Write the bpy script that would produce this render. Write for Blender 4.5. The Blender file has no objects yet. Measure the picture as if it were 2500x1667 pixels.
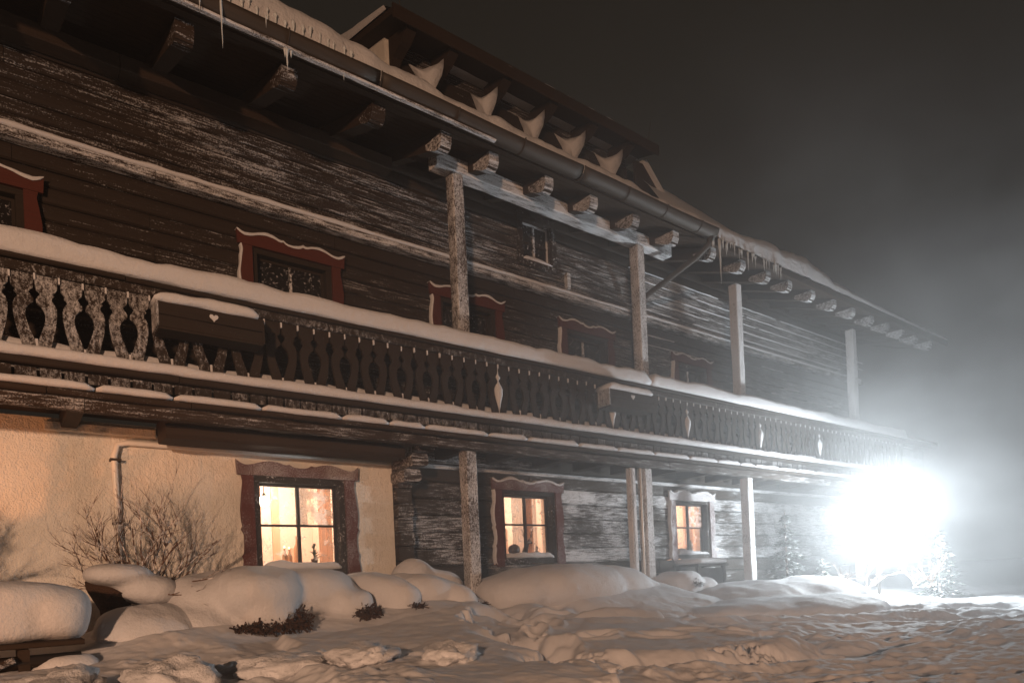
import bpy, bmesh, math, random
import numpy as np
from mathutils import Vector, Matrix, noise as mnoise
random.seed(7); rng = np.random.default_rng(7)
S = bpy.context.scene; COL = S.collection

# ------------------------------------------------------------------ camera, world, lights, exposure
EYE = 1.6; AZ = math.radians(52.5)          # metres above the ground; the chalet front runs along +X at Y = 8
cam_d = bpy.data.cameras.new('camera'); cam = bpy.data.objects.new('camera', cam_d); COL.objects.link(cam)
S.camera = cam
cam_d.sensor_width = 36; cam_d.lens = 36 * 1650 / 2500; cam_d.clip_start = .05; cam_d.clip_end = 2000
cam_d.shift_y = 582 / 2500
fwd = Vector((math.cos(AZ), math.sin(AZ), 0)); rt = Vector((math.sin(AZ), -math.cos(AZ), 0)); up = Vector((0, 0, 1))
ROLL = -math.atan(.045)
def cam_matrix(roll):
    x = rt * math.cos(roll) + up * math.sin(roll); y = -rt * math.sin(roll) + up * math.cos(roll)
    m = Matrix.Identity(4)
    for i in range(3): m[i][0] = x[i]; m[i][1] = y[i]; m[i][2] = -fwd[i]
    m.translation = (0, 0, EYE); return m
cam.matrix_world = cam_matrix(ROLL)
# the shift is measured along the rolled frame; compensate its small sideways part
S.view_settings.view_transform = 'Standard'; S.view_settings.look = 'None'
S.view_settings.exposure = 0; S.view_settings.gamma = 1; S.view_settings.use_curve_mapping = False
W = bpy.data.worlds.new('World'); S.world = W; W.use_nodes = True
bg = W.node_tree.nodes['Background']; bg.inputs[0].default_value = (1, .82, .62, 1); bg.inputs[1].default_value = .013
S.cycles.use_denoising = True
S.cycles.max_bounces = 6; S.cycles.volume_bounces = 0; S.cycles.transparent_max_bounces = 12
S.cycles.sample_clamp_indirect = 3

def lamp(name, loc, power, color, radius, kind='POINT', aim=None, cone=None, blend=.3):
    d = bpy.data.lights.new(name, kind); d.energy = power; d.color = color; d.shadow_soft_size = radius
    o = bpy.data.objects.new(name, d); COL.objects.link(o); o.location = loc
    if aim:
        o.rotation_euler = (Vector(aim) - Vector(loc)).to_track_quat('-Z', 'Y').to_euler()
    if cone: d.spot_size = cone; d.spot_blend = blend
    return o
WARM = (1, .585, .36)
lamp('yard_light', (-9, -9.5, 3.7), 12500, WARM, .3, 'SPOT', (4.1, 8, .9), math.radians(60), 1.0)
lamp('garden_light', (-2.9, 5.0, 1.25), 430, (1, .34, .11), .05, 'SPOT', (.7, 8, 2.0), math.radians(60), .9)
FL = Vector((12.6, 5.62, 2.42))
lamp('flood_light', (FL.x - .12, FL.y - .22, FL.z), 1420, (.88, .96, 1), .24)

# ------------------------------------------------------------------ materials
def nt(name):
    m = bpy.data.materials.new(name); m.use_nodes = True; t = m.node_tree; t.nodes.clear()
    return m, t
def N(t, kind, **kw):
    n = t.nodes.new(kind)
    for k, v in kw.items():
        if k.startswith('i_'):
            n.inputs[k[2:]].default_value = v
        else: setattr(n, k, v)
    return n
def pos(t, sc):
    g = N(t, 'ShaderNodeNewGeometry'); m = N(t, 'ShaderNodeMapping'); m.vector_type = 'POINT'
    m.inputs['Scale'].default_value = sc; t.links.new(g.outputs['Position'], m.inputs['Vector']); return m.outputs[0]
def noise(t, vec, scale=1, detail=4, rough=.55):
    n = N(t, 'ShaderNodeTexNoise'); n.inputs['Scale'].default_value = scale; n.inputs['Detail'].default_value = detail
    n.inputs['Roughness'].default_value = rough; t.links.new(vec, n.inputs['Vector']); return n.outputs[0]
def math_(t, op, a, b=None, clamp=False):
    n = N(t, 'ShaderNodeMath', operation=op, use_clamp=clamp)
    for i, v in enumerate((a, b)):
        if v is None: continue
        if isinstance(v, (int, float)): n.inputs[i].default_value = v
        else: t.links.new(v, n.inputs[i])
    return n.outputs[0]
def mixc(t, f, a, b):
    n = N(t, 'ShaderNodeMix', data_type='RGBA')
    if isinstance(f, (int, float)): n.inputs[0].default_value = f
    else: t.links.new(f, n.inputs[0])
    for i, v in ((6, a), (7, b)):
        if isinstance(v, tuple): n.inputs[i].default_value = (*v, 1)
        else: t.links.new(v, n.inputs[i])
    return n.outputs[2]
def finish(t, color, rough=.7, bump=None, bstr=.4, bdist=.01, spec=.3):
    b = N(t, 'ShaderNodeBsdfPrincipled'); o = N(t, 'ShaderNodeOutputMaterial')
    if isinstance(color, tuple): b.inputs['Base Color'].default_value = (*color, 1)
    else: t.links.new(color, b.inputs['Base Color'])
    if isinstance(rough, (int, float)): b.inputs['Roughness'].default_value = rough
    else: t.links.new(rough, b.inputs['Roughness'])
    b.inputs['Specular IOR Level'].default_value = spec
    if bump is not None:
        bp = N(t, 'ShaderNodeBump'); bp.inputs['Strength'].default_value = bstr; bp.inputs['Distance'].default_value = bdist
        t.links.new(bump, bp.inputs['Height']); t.links.new(bp.outputs[0], b.inputs['Normal'])
    t.links.new(b.outputs[0], o.inputs['Surface']); return b
SNOWC = (.60, .60, .615)
def wood_mat(name, base, base2, streak=(2.2, 9, 30), blotch=(1.1, 2, 2.2), bs=.45, sharp=9, fine=60, most=.92, fw=.22):
    """wood with wind-blown rime on it; how much rime lies on a piece is its 'rime' property (0 to 1)"""
    m, t = nt(name)
    st = noise(t, pos(t, streak), 1, 5, .62); bl = noise(t, pos(t, blotch), 1, 3); fi = noise(t, pos(t, (fine, fine, fine)), 1, 2)
    at = N(t, 'ShaderNodeAttribute', attribute_type='OBJECT', attribute_name='rime')
    v = math_(t, 'ADD', math_(t, 'MULTIPLY', st, 1 - bs), math_(t, 'MULTIPLY', bl, bs))
    v = math_(t, 'ADD', v, math_(t, 'MULTIPLY', math_(t, 'SUBTRACT', fi, .5), fw))
    v = math_(t, 'SUBTRACT', v, math_(t, 'SUBTRACT', .80, math_(t, 'MULTIPLY', at.outputs['Fac'], .60)))
    mask = math_(t, 'MULTIPLY', v, sharp, True)
    gr = noise(t, pos(t, (1.5, 30, 70)), 1, 4)
    wood = mixc(t, gr, base, base2)
    c = mixc(t, math_(t, 'MULTIPLY', mask, most), wood, SNOWC)
    h = math_(t, 'ADD', math_(t, 'MULTIPLY', gr, .25), mask)
    finish(t, c, .75, h, .6, .012, .2)
    return m
M = {}
M['log'] = wood_mat('rimed_log', (.012, .008, .006), (.032, .021, .014), streak=(3, 12, 50), blotch=(.8, 2, 2.5), bs=.28, sharp=7, fine=62, most=.6, fw=.42)
M['log_low'] = wood_mat('rimed_low_log', (.016, .012, .009), (.045, .032, .022), streak=(5, 9, 52), blotch=(1.3, 2, 1.9), bs=.5, sharp=7, fine=70, most=.85, fw=.4)
M['board'] = wood_mat('rimed_board', (.012, .008, .006), (.032, .021, .014), streak=(30, 20, 14), blotch=(1.6, 2.2, 5), bs=.3, sharp=3.5, fine=90, fw=.5, most=.85)
M['beam'] = wood_mat('rimed_beam', (.014, .009, .006), (.040, .023, .013), streak=(4, 22, 40), blotch=(2, 2, 2), bs=.25, sharp=5, fine=75, fw=.45)
M['post'] = wood_mat('rimed_post', (.025, .016, .01), (.06, .036, .02), streak=(60, 60, 26), blotch=(5, 5, 3), bs=.35, sharp=6, fine=75, fw=.45)
M['red'] = wood_mat('red_window_surround', (.062, .013, .008), (.10, .022, .014), streak=(80, 80, 80), blotch=(4, 4, 4), bs=.3, sharp=5, fine=170)
M['red_shaded'] = wood_mat('shaded_red_surround', (.052, .013, .008), (.088, .021, .013), streak=(80, 80, 80), blotch=(4, 4, 4), bs=.3, sharp=5, fine=170)  # the window red darkened; weaker light upstairs is put into the colour
M['dark'] = wood_mat('dark_casing', (.012, .008, .006), (.03, .02, .013), streak=(40, 40, 30), blotch=(3, 3, 3), bs=.3, sharp=12, fine=50)
def snow_mat(name, col=(.54, .54, .555), lump=6, bstr=.55, grain=90, bd=.02):
    m, t = nt(name)
    a = noise(t, pos(t, (lump,) * 3), 1, 5, .6); b = noise(t, pos(t, (grain,) * 3), 1, 3, .7)
    h = math_(t, 'ADD', math_(t, 'MULTIPLY', a, .6), math_(t, 'MULTIPLY', b, .25))
    c = mixc(t, b, tuple(x * .88 for x in col), tuple(min(1, x * 1.08) for x in col))
    p = finish(t, c, .8, h, bstr, bd, .15)
    return m
M['snow'] = snow_mat('soft_snow', lump=10, bstr=.8, grain=50, bd=.03)
M['snow_rough'] = snow_mat('rough_snow', lump=14, bstr=.9, grain=60, bd=.035)
M['snow_ground'] = snow_mat('ground_snow', lump=7, bstr=.5, grain=70, bd=.02)
# plaster
m, t = nt('rough_plaster'); a = noise(t, pos(t, (15, 15, 15)), 1, 6, .65); b = noise(t, pos(t, (60, 60, 60)), 1, 3); c0 = noise(t, pos(t, (1.2, 1, 1.6)), 1, 4)
finish(t, mixc(t, c0, (.60, .54, .45), (.90, .87, .82)), .85, math_(t, 'ADD', a, math_(t, 'MULTIPLY', b, .3)), .75, .05, .1); M['plaster'] = m
m, t = nt('gutter_metal'); b = finish(t, mixc(t, noise(t, pos(t, (3, 30, 30)), 1, 4), (.02, .015, .011), (.06, .046, .035)), .62, None, spec=.3); M['metal'] = m
m, t = nt('pale_pipe_metal'); b = finish(t, mixc(t, noise(t, pos(t, (12, 12, 5)), 1, 4), (.62, .57, .50), (.78, .75, .70)), .4, spec=.5); M['pipe'] = m
m, t = nt('ice'); b = finish(t, (.75, .80, .82), .12, noise(t, pos(t, (20, 20, 12)), 1, 3), .4, .01, .6); b.inputs['Transmission Weight'].default_value = .35; b.inputs['IOR'].default_value = 1.2; M['ice'] = m
m, t = nt('bark'); b = finish(t, mixc(t, math_(t, 'MULTIPLY', math_(t, 'SUBTRACT', noise(t, pos(t, (16, 16, 16)), 1, 4), .47), 9, True), (.10, .048, .026), (.62, .58, .56)), .8, None); M['twig'] = m
m, t = nt('dry_brown_brush'); b = finish(t, mixc(t, noise(t, pos(t, (30, 30, 30)), 1, 4), (.018, .010, .006), (.075, .034, .017)), .9, noise(t, pos(t, (40, 40, 40)), 1, 4), 1, .03); M['brush'] = m
m, t = nt('conifer_needles'); b = finish(t, mixc(t, math_(t, 'MULTIPLY', math_(t, 'SUBTRACT', noise(t, pos(t, (9, 9, 9)), 1, 4), .5), 10, True), (.035, .045, .03), (.7, .72, .74)), .8, None); M['needle'] = m
m, t = nt('dark_ceramic'); finish(t, (.05, .028, .014), .4); M['clay'] = m
m, t = nt('green_leaf'); finish(t, (.05, .06, .02), .7); M['leaf'] = m
m, t = nt('room_plaster'); finish(t, mixc(t, noise(t, pos(t, (3, 3, 3)), 1, 3), (.84, .62, .48), (.88, .74, .62)), .8); M['room'] = m
m, t = nt('room_wood'); finish(t, mixc(t, noise(t, pos(t, (22, 22, 1)), 1, 3), (.62, .33, .18), (.80, .52, .34)), .7); M['roomwood'] = m
def curtain(name, a, b_, tl=.4):
    m, t = nt(name); o = N(t, 'ShaderNodeOutputMaterial'); d = N(t, 'ShaderNodeBsdfDiffuse'); tr = N(t, 'ShaderNodeBsdfTranslucent'); mx = N(t, 'ShaderNodeMixShader')
    c = mixc(t, noise(t, pos(t, (30, 30, 3)), 1, 3), a, b_)
    for x in (d, tr): t.links.new(c, x.inputs[0])
    mx.inputs[0].default_value = tl; t.links.new(d.outputs[0], mx.inputs[1]); t.links.new(tr.outputs[0], mx.inputs[2]); t.links.new(mx.outputs[0], o.inputs[0]); return m
M['curtain'] = curtain('orange_curtain', (.80, .45, .28), (.86, .66, .52)); M['lace'] = curtain('pale_curtain', (.8, .66, .56), (.86, .78, .7))
def pane_mat(name, frost):
    m, t = nt(name); o = N(t, 'ShaderNodeOutputMaterial')
    tp = N(t, 'ShaderNodeBsdfTransparent'); gl = N(t, 'ShaderNodeBsdfGlossy'); gl.inputs['Roughness'].default_value = .05
    tl = N(t, 'ShaderNodeBsdfTranslucent'); tl.inputs[0].default_value = (.9, .9, .9, 1); df = N(t, 'ShaderNodeBsdfDiffuse'); df.inputs[0].default_value = (.8, .8, .8, 1)
    m0 = N(t, 'ShaderNodeMixShader'); m0.inputs[0].default_value = .3; t.links.new(tl.outputs[0], m0.inputs[1]); t.links.new(df.outputs[0], m0.inputs[2])
    m1 = N(t, 'ShaderNodeMixShader'); m1.inputs[0].default_value = .05; t.links.new(tp.outputs[0], m1.inputs[1]); t.links.new(gl.outputs[0], m1.inputs[2])
    v = noise(t, pos(t, (9, 9, 9)), 1, 6, .7); k = math_(t, 'MULTIPLY', math_(t, 'SUBTRACT', v, 1 - frost), 6, True); k = math_(t, 'MULTIPLY', k, .8)
    m2 = N(t, 'ShaderNodeMixShader'); t.links.new(k, m2.inputs[0]); t.links.new(m1.outputs[0], m2.inputs[1]); t.links.new(m0.outputs[0], m2.inputs[2]); t.links.new(m2.outputs[0], o.inputs[0]); return m
M['pane'] = pane_mat('clear_pane', .45); M['frost'] = pane_mat('frosted_pane', .58)
m, t = nt('dark_night_pane'); finish(t, mixc(t, math_(t, 'MULTIPLY', math_(t, 'SUBTRACT', noise(t, pos(t, (30, 30, 30)), 1, 5, .7), .58), 9, True), (.012, .010, .009), (.45, .45, .48)), .15, None, spec=.5); M['darkpane'] = m
def emit(name, col, s):
    m, t = nt(name); o = N(t, 'ShaderNodeOutputMaterial'); e = N(t, 'ShaderNodeEmission'); e.inputs[0].default_value = (*col, 1); e.inputs[1].default_value = s
    t.links.new(e.outputs[0], o.inputs[0]); return m
M['lens'] = emit('flood_lens', (.85, .93, 1), 14); M['bulb'] = emit('room_bulb', (1, .86, .66), 40); M['shade'] = emit('lit_shade', (1, .86, .68), 2.6)
M['candle'] = emit('candle_flame', (1, .75, .4), 6)

# ------------------------------------------------------------------ object helpers
ORI = {}
def empty(name, loc, label, cat, group=None):
    o = bpy.data.objects.new(name, None); COL.objects.link(o); o.location = loc; ORI[o] = Vector(loc); o.empty_display_size = .2
    o['label'] = label; o['category'] = cat
    if group: o['group'] = group
    return o
def tag(o, label=None, cat=None, group=None, kind=None):
    if label: o['label'] = label
    if cat: o['category'] = cat
    if group: o['group'] = group
    if kind: o['kind'] = kind
    return o
def mk(name, verts, faces, mat, parent=None, smooth=False, rime=None):
    """links verts (world coordinates) as ONE mesh object whose origin is its own centre"""
    v = np.asarray(verts, dtype=float); c = Vector(((v[:, 0].min() + v[:, 0].max()) / 2, (v[:, 1].min() + v[:, 1].max()) / 2, v[:, 2].min()))
    me = bpy.data.meshes.new(name); me.from_pydata([tuple(p) for p in (v - np.array(c))], [], faces); me.materials.append(M[mat] if isinstance(mat, str) else mat)
    if smooth: me.polygons.foreach_set('use_smooth', [True] * len(me.polygons))
    o = bpy.data.objects.new(name, me); COL.objects.link(o); ORI[o] = c
    if parent is not None: o.parent = parent; o.location = c - ORI[parent]
    else: o.location = c
    if rime is not None: o['rime'] = float(rime)
    return o
def copy_of(o, parent, delta, rime=None):
    c = o.copy(); COL.objects.link(c); w = ORI[o] + Vector(delta); ORI[c] = w; c.parent = parent; c.location = w - (ORI[parent] if parent else Vector())
    if rime is not None: c['rime'] = float(rime)
    return c
class B:
    def __init__(s): s.v = []; s.f = []
    def add(s, v, f):
        n = len(s.v); s.v += [tuple(p) for p in v]; s.f += [tuple(i + n for i in q) for q in f]; return s
    def box(s, x0, x1, y0, y1, z0, z1, jit=0, seg=1, bev=.0):
        """a box along its longest axis in seg steps, edges chamfered by bev, wobbling by jit"""
        L = (x1 - x0, y1 - y0, z1 - z0); ax = max(range(3), key=lambda i: L[i]) if seg > 1 else 0
        lo = [x0, y0, z0]; hi = [x1, y1, z1]; u, w = [i for i in range(3) if i != ax]
        b = min(bev, (hi[u] - lo[u]) / 3, (hi[w] - lo[w]) / 3)
        ring = [(lo[u] + b, lo[w]), (hi[u] - b, lo[w]), (hi[u], lo[w] + b), (hi[u], hi[w] - b), (hi[u] - b, hi[w]), (lo[u] + b, hi[w]), (lo[u], hi[w] - b), (lo[u], lo[w] + b)] if b > 0 else [(lo[u], lo[w]), (hi[u], lo[w]), (hi[u], hi[w]), (lo[u], hi[w])]
        k = len(ring); V = []; sd = random.random() * 100
        for i in range(seg + 1):
            a = lo[ax] + (hi[ax] - lo[ax]) * i / seg
            for (p, q) in ring:
                c = [0, 0, 0]; c[ax] = a; c[u] = p; c[w] = q
                if jit:
                    n = mnoise.noise_vector(Vector((a * 3 + sd, p * 9, q * 9)))
                    c[u] += n.x * jit; c[w] += n.y * jit
                V.append(tuple(c))
        F = [(i * k + j, i * k + (j + 1) % k, (i + 1) * k + (j + 1) % k, (i + 1) * k + j) for i in range(seg) for j in range(k)]
        F += [tuple(reversed(range(k))), tuple(range(seg * k, seg * k + k))]
        return s.add(V, F)
    def prism(s, pts, axis, a0, a1):
        """outline pts in the plane normal to axis, from a0 to a1"""
        n = len(pts); V = []
        for a in (a0, a1):
            for (p, q) in pts:
                V.append({'y': (p, a, q), 'x': (a, p, q), 'z': (p, q, a)}[axis])
        F = [(i, (i + 1) % n, n + (i + 1) % n, n + i) for i in range(n)] + [tuple(reversed(range(n))), tuple(range(n, 2 * n))]
        return s.add(V, F)
    def tube(s, pts, r, k=6):
        pts = [Vector(p) for p in pts]; V = []; R = r if isinstance(r, (list, tuple)) else [r] * len(pts)
        a = None
        for i, p in enumerate(pts):
            d = (pts[min(i + 1, len(pts) - 1)] - pts[max(i - 1, 0)]).normalized()
            a = d.orthogonal() if a is None else a - d * a.dot(d)
            if a.length < 1e-6: a = d.orthogonal()
            a.normalize(); b = d.cross(a)
            for j in range(k):
                w = 2 * math.pi * j / k; V.append(tuple(p + (a * math.cos(w) + b * math.sin(w)) * R[i]))
        F = [(i * k + j, i * k + (j + 1) % k, (i + 1) * k + (j + 1) % k, (i + 1) * k + j) for i in range(len(pts) - 1) for j in range(k)]
        F += [tuple(reversed(range(k))), tuple(range(len(V) - k, len(V)))]
        return s.add(V, F)
    def mk(s, name, mat, parent=None, smooth=False, rime=None):
        o = mk(name, s.v, s.f, mat, parent, smooth, rime)
        bm = bmesh.new(); bm.from_mesh(o.data); bmesh.ops.recalc_face_normals(bm, faces=bm.faces); bm.to_mesh(o.data); bm.free()
        return o
def strip_snow(name, x0, x1, yf, yb, zb, zt, parent, mat='snow', step=.07, amp=.02, seed=0, scallop=0):
    """a cushion of snow lying along X with a rounded, uneven front"""
    n = max(3, int((x1 - x0) / step)); V = []; prof = [(0, .0), (-.35, .10), (-.62, .35), (-.6, .7), (-.3, .93), (.3, 1.0), (1, .95), (1, 0)]
    for i in range(n + 1):
        x = x0 + (x1 - x0) * i / n; e = min(1, (min(x - x0, x1 - x) + .012) / .08) ** .5
        a = mnoise.noise(Vector((x * 1.3, seed, 0))) * amp * 1.6 + mnoise.noise(Vector((x * 5, seed, 3))) * amp
        for (p, q) in prof:
            w = mnoise.noise(Vector((x * 4, p * 2, q * 3 + seed))) * amp * .8
            y = (yf + .03) + p * (.05 if p < 0 else (yb - yf - .03)) + w * .6
            zz = zb + (zt - zb + a) * q * e + (w * .6 if q < .2 else 0)
            if scallop and q < .2: zz += scallop * mnoise.noise(Vector((x * 7, seed + 5, 1)))
            V.append((x, y, zz))
    k = len(prof); F = [(i * k + j, i * k + (j + 1) % k, (i + 1) * k + (j + 1) % k, (i + 1) * k + j) for i in range(n) for j in range(k)] + [tuple(reversed(range(k))), tuple(range(n * k, n * k + k))]
    b = B(); b.v = V; b.f = F
    return b.mk(name, mat, parent, True)
def sm(a, b, x):
    t = np.clip((np.asarray(x, dtype=float) - a) / (b - a), 0, 1); return t * t * (3 - 2 * t)
# numpy value noise
_P = rng.random((256, 256))
def vn(x, y):
    xi = np.floor(x).astype(int); yi = np.floor(y).astype(int); fx = x - xi; fy = y - yi; fx = fx * fx * (3 - 2 * fx); fy = fy * fy * (3 - 2 * fy)
    g = lambda a, b: _P[a % 256, b % 256]
    return (g(xi, yi) * (1 - fx) + g(xi + 1, yi) * fx) * (1 - fy) + (g(xi, yi + 1) * (1 - fx) + g(xi + 1, yi + 1) * fx) * fy - .5
def fbm(x, y, o=4, r=.5):
    s = 0; a = 1
    for i in range(o): s = s + a * vn(x * 2 ** i + 17.3 * i, y * 2 ** i + 9.1 * i); a *= r
    return s

# ------------------------------------------------------------------ ground and sky surroundings
def seg_d(x, y, ax, ay, bx, by):
    dx, dy = bx - ax, by - ay; t = np.clip(((x - ax) * dx + (y - ay) * dy) / (dx * dx + dy * dy), 0, 1)
    return np.hypot(x - ax - t * dx, y - ay - t * dy), t
def height(x, y):
    h = .97 + (.12 + .14 * sm(2.2, 4, x)) * sm(3.2, 6.7, y) * (1 - sm(8, 14, x) * .5) + .18 * sm(6.4, 7.8, y)
    h = h + .10 * fbm(x * .35, y * .35, 3) + .035 * fbm(x * 1.3, y * 1.3 + 5, 3)
    h = h + .34 * np.exp(-((x - 1.15) / .55) ** 2 - ((y - 6.75) / .75) ** 2) + .20 * sm(1.2, 1.7, x) * (1 - .9 * np.exp(-((x - 4.85) / .22) ** 2)) * (1 - sm(7.8, 8.6, x)) * np.exp(-((y - 6.8) / .62) ** 2)
    # crusted panel with a broken edge in the foreground
    pan = sm(1.3, 1.5, x - .25 * (y - 3.6) + .25 * fbm(x * 2.2, y * 2.2, 3)) * (1 - sm(3.55, 3.62, x - .42 * (y - 4.9) + 0.45 * fbm(x * 2.5, y * 2.5, 5, .65))) * sm(2.6, 2.68, y + .2 * fbm(x * 2, y * 2, 3)) * (1 - sm(5.9, 6.2, y))
    h = h + .10 * pan
    # second crusted panel on the right of the footprints
    pan2 = sm(3.8, 3.93, x - .45 * (y - 4.5) + .45 * fbm(x * 2.5, y * 2.5 + 3, 5, .65)) * (1 - sm(5.4, 5.9, x - .2 * (y - 4.5) + .5 * fbm(x * 1.6, y * 1.6, 3))) * sm(2.5, 3.3, y + .5 * fbm(x * 3, y * 3, 5, .65)) * (1 - sm(5.2, 5.6, y + .4 * fbm(x * 2, y * 2, 4, .6)))
    h = h + .05 * pan2 + .012 * fbm(x * 9, y * 9, 3, .6)
    # deep footprints between the panels and the dug path towards the post
    for (px, py, rx, ry, dp) in ((4.35, 5.5, .20, .30, .34), (3.45, 4.35, .22, .5, .30), (3.1, 3.5, .25, .3, .22), (4.7, 6.25, .22, .3, .2)):
        d = ((x - px) / rx) ** 2 + ((y - py) / ry) ** 2 + .6 * fbm(x * 4, y * 4, 3); h = h - dp * np.exp(-np.maximum(d, 0) ** 1.6)
    d, t = seg_d(x, y, 4.75, 7.2, 6.2, 5.7); h = h - .16 * np.exp(-(d / .22) ** 2) * (.6 + .8 * vn(x * 5, y * 5))
    d, t = seg_d(x, y, 5.4, 6.1, 9.0, 4.6); h = h - .08 * np.exp(-(d / .25) ** 2)
    # trampled snow: lumps and ruts on the right
    tr = sm(3.6, 5.0, x - .5 * (y - 4.0)) * (1 - sm(5.6, 6.3, y + .2 * fbm(x, y, 2) - .0)) * (1 - .9 * sm(.35, .6, pan2))
    tr = np.maximum(tr, (1 - sm(2.5, 3.1, y + .3 * fbm(x * 1.5, y * 1.5, 2))) * sm(1.5, 2.6, x))
    u = (x * .93 - y * .36); w = (x * .36 + y * .93)
    rid = 1 - np.abs(2 * fbm(u * 1.0, w * 2.6, 4, .55)) * 1.6
    h = h + tr * (.055 * (rid - .6) + 0.013 * (1 - 2 * np.abs(fbm(x * 3.5, y * 3.5, 4, .6))) + .008 * fbm(x * 14, y * 14, 3, .6) - .07)
    am = .45 + 1.3 * np.clip(fbm(x * .8 + 3, y * .8, 2) + .25, 0, 1)
    h = h + tr * (am - 1) * .05 * rid
    for (ax, ay, bx, by, wd) in ((4.2, 5.9, 12, 3.2, .13), (4.6, 5.2, 12, 2.3, .12), (3.2, 3.2, 7.5, 2.2, .14)):
        d, t = seg_d(x + .15 * fbm(x * .7, y * .7, 2), y + .2 * fbm(x * .9, y * .9 + 4, 2), ax, ay, bx, by); h = h - .085 * np.exp(-(d / wd) ** 2) + .03 * np.exp(-((d - wd * 2) / wd) ** 2)
    fr = np.random.default_rng(3)
    for (ax, ay, bx, by, n_) in ((4.75, 6.6, 3.3, 3.1, 9), (4.9, 6.0, 9.5, 3.6, 15), (3.9, 4.3, 9.0, 2.3, 14), (5.2, 5.6, 12, 4.3, 14)):
        for q in range(n_):
            u_ = (q + fr.uniform(-.2, .2)) / n_; fx = ax + (bx - ax) * u_ + fr.uniform(-.12, .12); fy = ay + (by - ay) * u_ + (.13 if q % 2 else -.13) + fr.uniform(-.06, .06)
            th = math.atan2(by - ay, bx - ax) + fr.uniform(-.3, .3); dx = (x - fx) * math.cos(th) + (y - fy) * math.sin(th); dy = -(x - fx) * math.sin(th) + (y - fy) * math.cos(th)
            dd = np.sqrt((dx / .17) ** 2 + (dy / .085) ** 2); h = h - fr.uniform(.03, .065) * (1 - sm(.5, 1.15, dd)) + .022 * np.exp(-((dd - 1.45) / .3) ** 2)
    # smooth drift on the right in front of the flood light
    d = ((x - 8.4) * .60 - (y - 4.9) * .2) ** 2 / 2.4 + ((y - 5.1)) ** 2 / 1.35; h = h - .02 * np.exp(-d) * (1 - .25 * sm(3.9, 4.1, x - y * .2) * 0)
    h = h + .06 * np.exp(-((x - 11.5) / 2.2) ** 2 - ((y - 4.0) / .9) ** 2)
    # broken clods in the near left foreground
    cl = (1 - sm(1.3, 1.9, np.abs(x - .9) + .6 * np.abs(y - 4.1))) 
    h = h + cl * .07 * np.maximum(0, fbm(x * 3.2, y * 3.2, 4, .6) + .1)
    far = sm(18, 60, np.hypot(x, y)); h = h * (1 - far) + far * (1.1 + .6 * fbm(x * .05, y * .05, 3))
    return h
NA = 560
fine = np.radians(np.linspace(6, 96, NA)); coarse = np.radians(np.linspace(96, 366, 61)[1:-1]); ang = np.concatenate([fine, coarse])
rad = np.concatenate([np.linspace(1, 3, 40)[:-1], np.linspace(3, 9.5, 430)[:-1], 9.5 * (20 / 9.5) ** np.linspace(0, 1, 200)[:-1], 20 * 13 ** np.linspace(0, 1, 60)]); NR = len(rad)
A, R = np.meshgrid(ang, rad, indexing='ij'); X = R * np.cos(A); Y = R * np.sin(A); Z = height(X, Y)
na = len(ang); V = np.stack([X.ravel(), Y.ravel(), Z.ravel()], 1); V = np.vstack([V, [[0, 0, .95]]]); ctr = len(V) - 1
i, j = np.meshgrid(np.arange(na), np.arange(NR - 1), indexing='ij'); i2 = (i + 1) % na
F = np.stack([i * NR + j, i * NR + j + 1, i2 * NR + j + 1, i2 * NR + j], -1).reshape(-1, 4)
me = bpy.data.meshes.new('snow_ground'); me.vertices.add(len(V)); me.vertices.foreach_set('co', V.ravel())
nf = len(F); tri = np.array([[ctr, k * NR, ((k + 1) % na) * NR] for k in range(na)])
me.loops.add(nf * 4 + na * 3); me.loops.foreach_set('vertex_index', np.concatenate([F.ravel(), tri.ravel()]))
me.polygons.add(nf + na); me.polygons.foreach_set('loop_start', np.concatenate([np.arange(nf) * 4, nf * 4 + np.arange(na) * 3])); me.polygons.foreach_set('use_smooth', [True] * (nf + na)); me.update(); me.validate()
me.materials.append(M['snow_ground']); g = bpy.data.objects.new('snow_ground', me); COL.objects.link(g); tag(g, kind='structure')

# ------------------------------------------------------------------ the chalet
YW = 8.0                       # upper wall and plaster plane
XE = 17.3                      # right-hand end of the chalet
ch = empty('chalet', (8, 8, 0), 'long two-storey log chalet with red scalloped window frames, carved balcony and snowy eaves', 'chalet')
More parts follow.
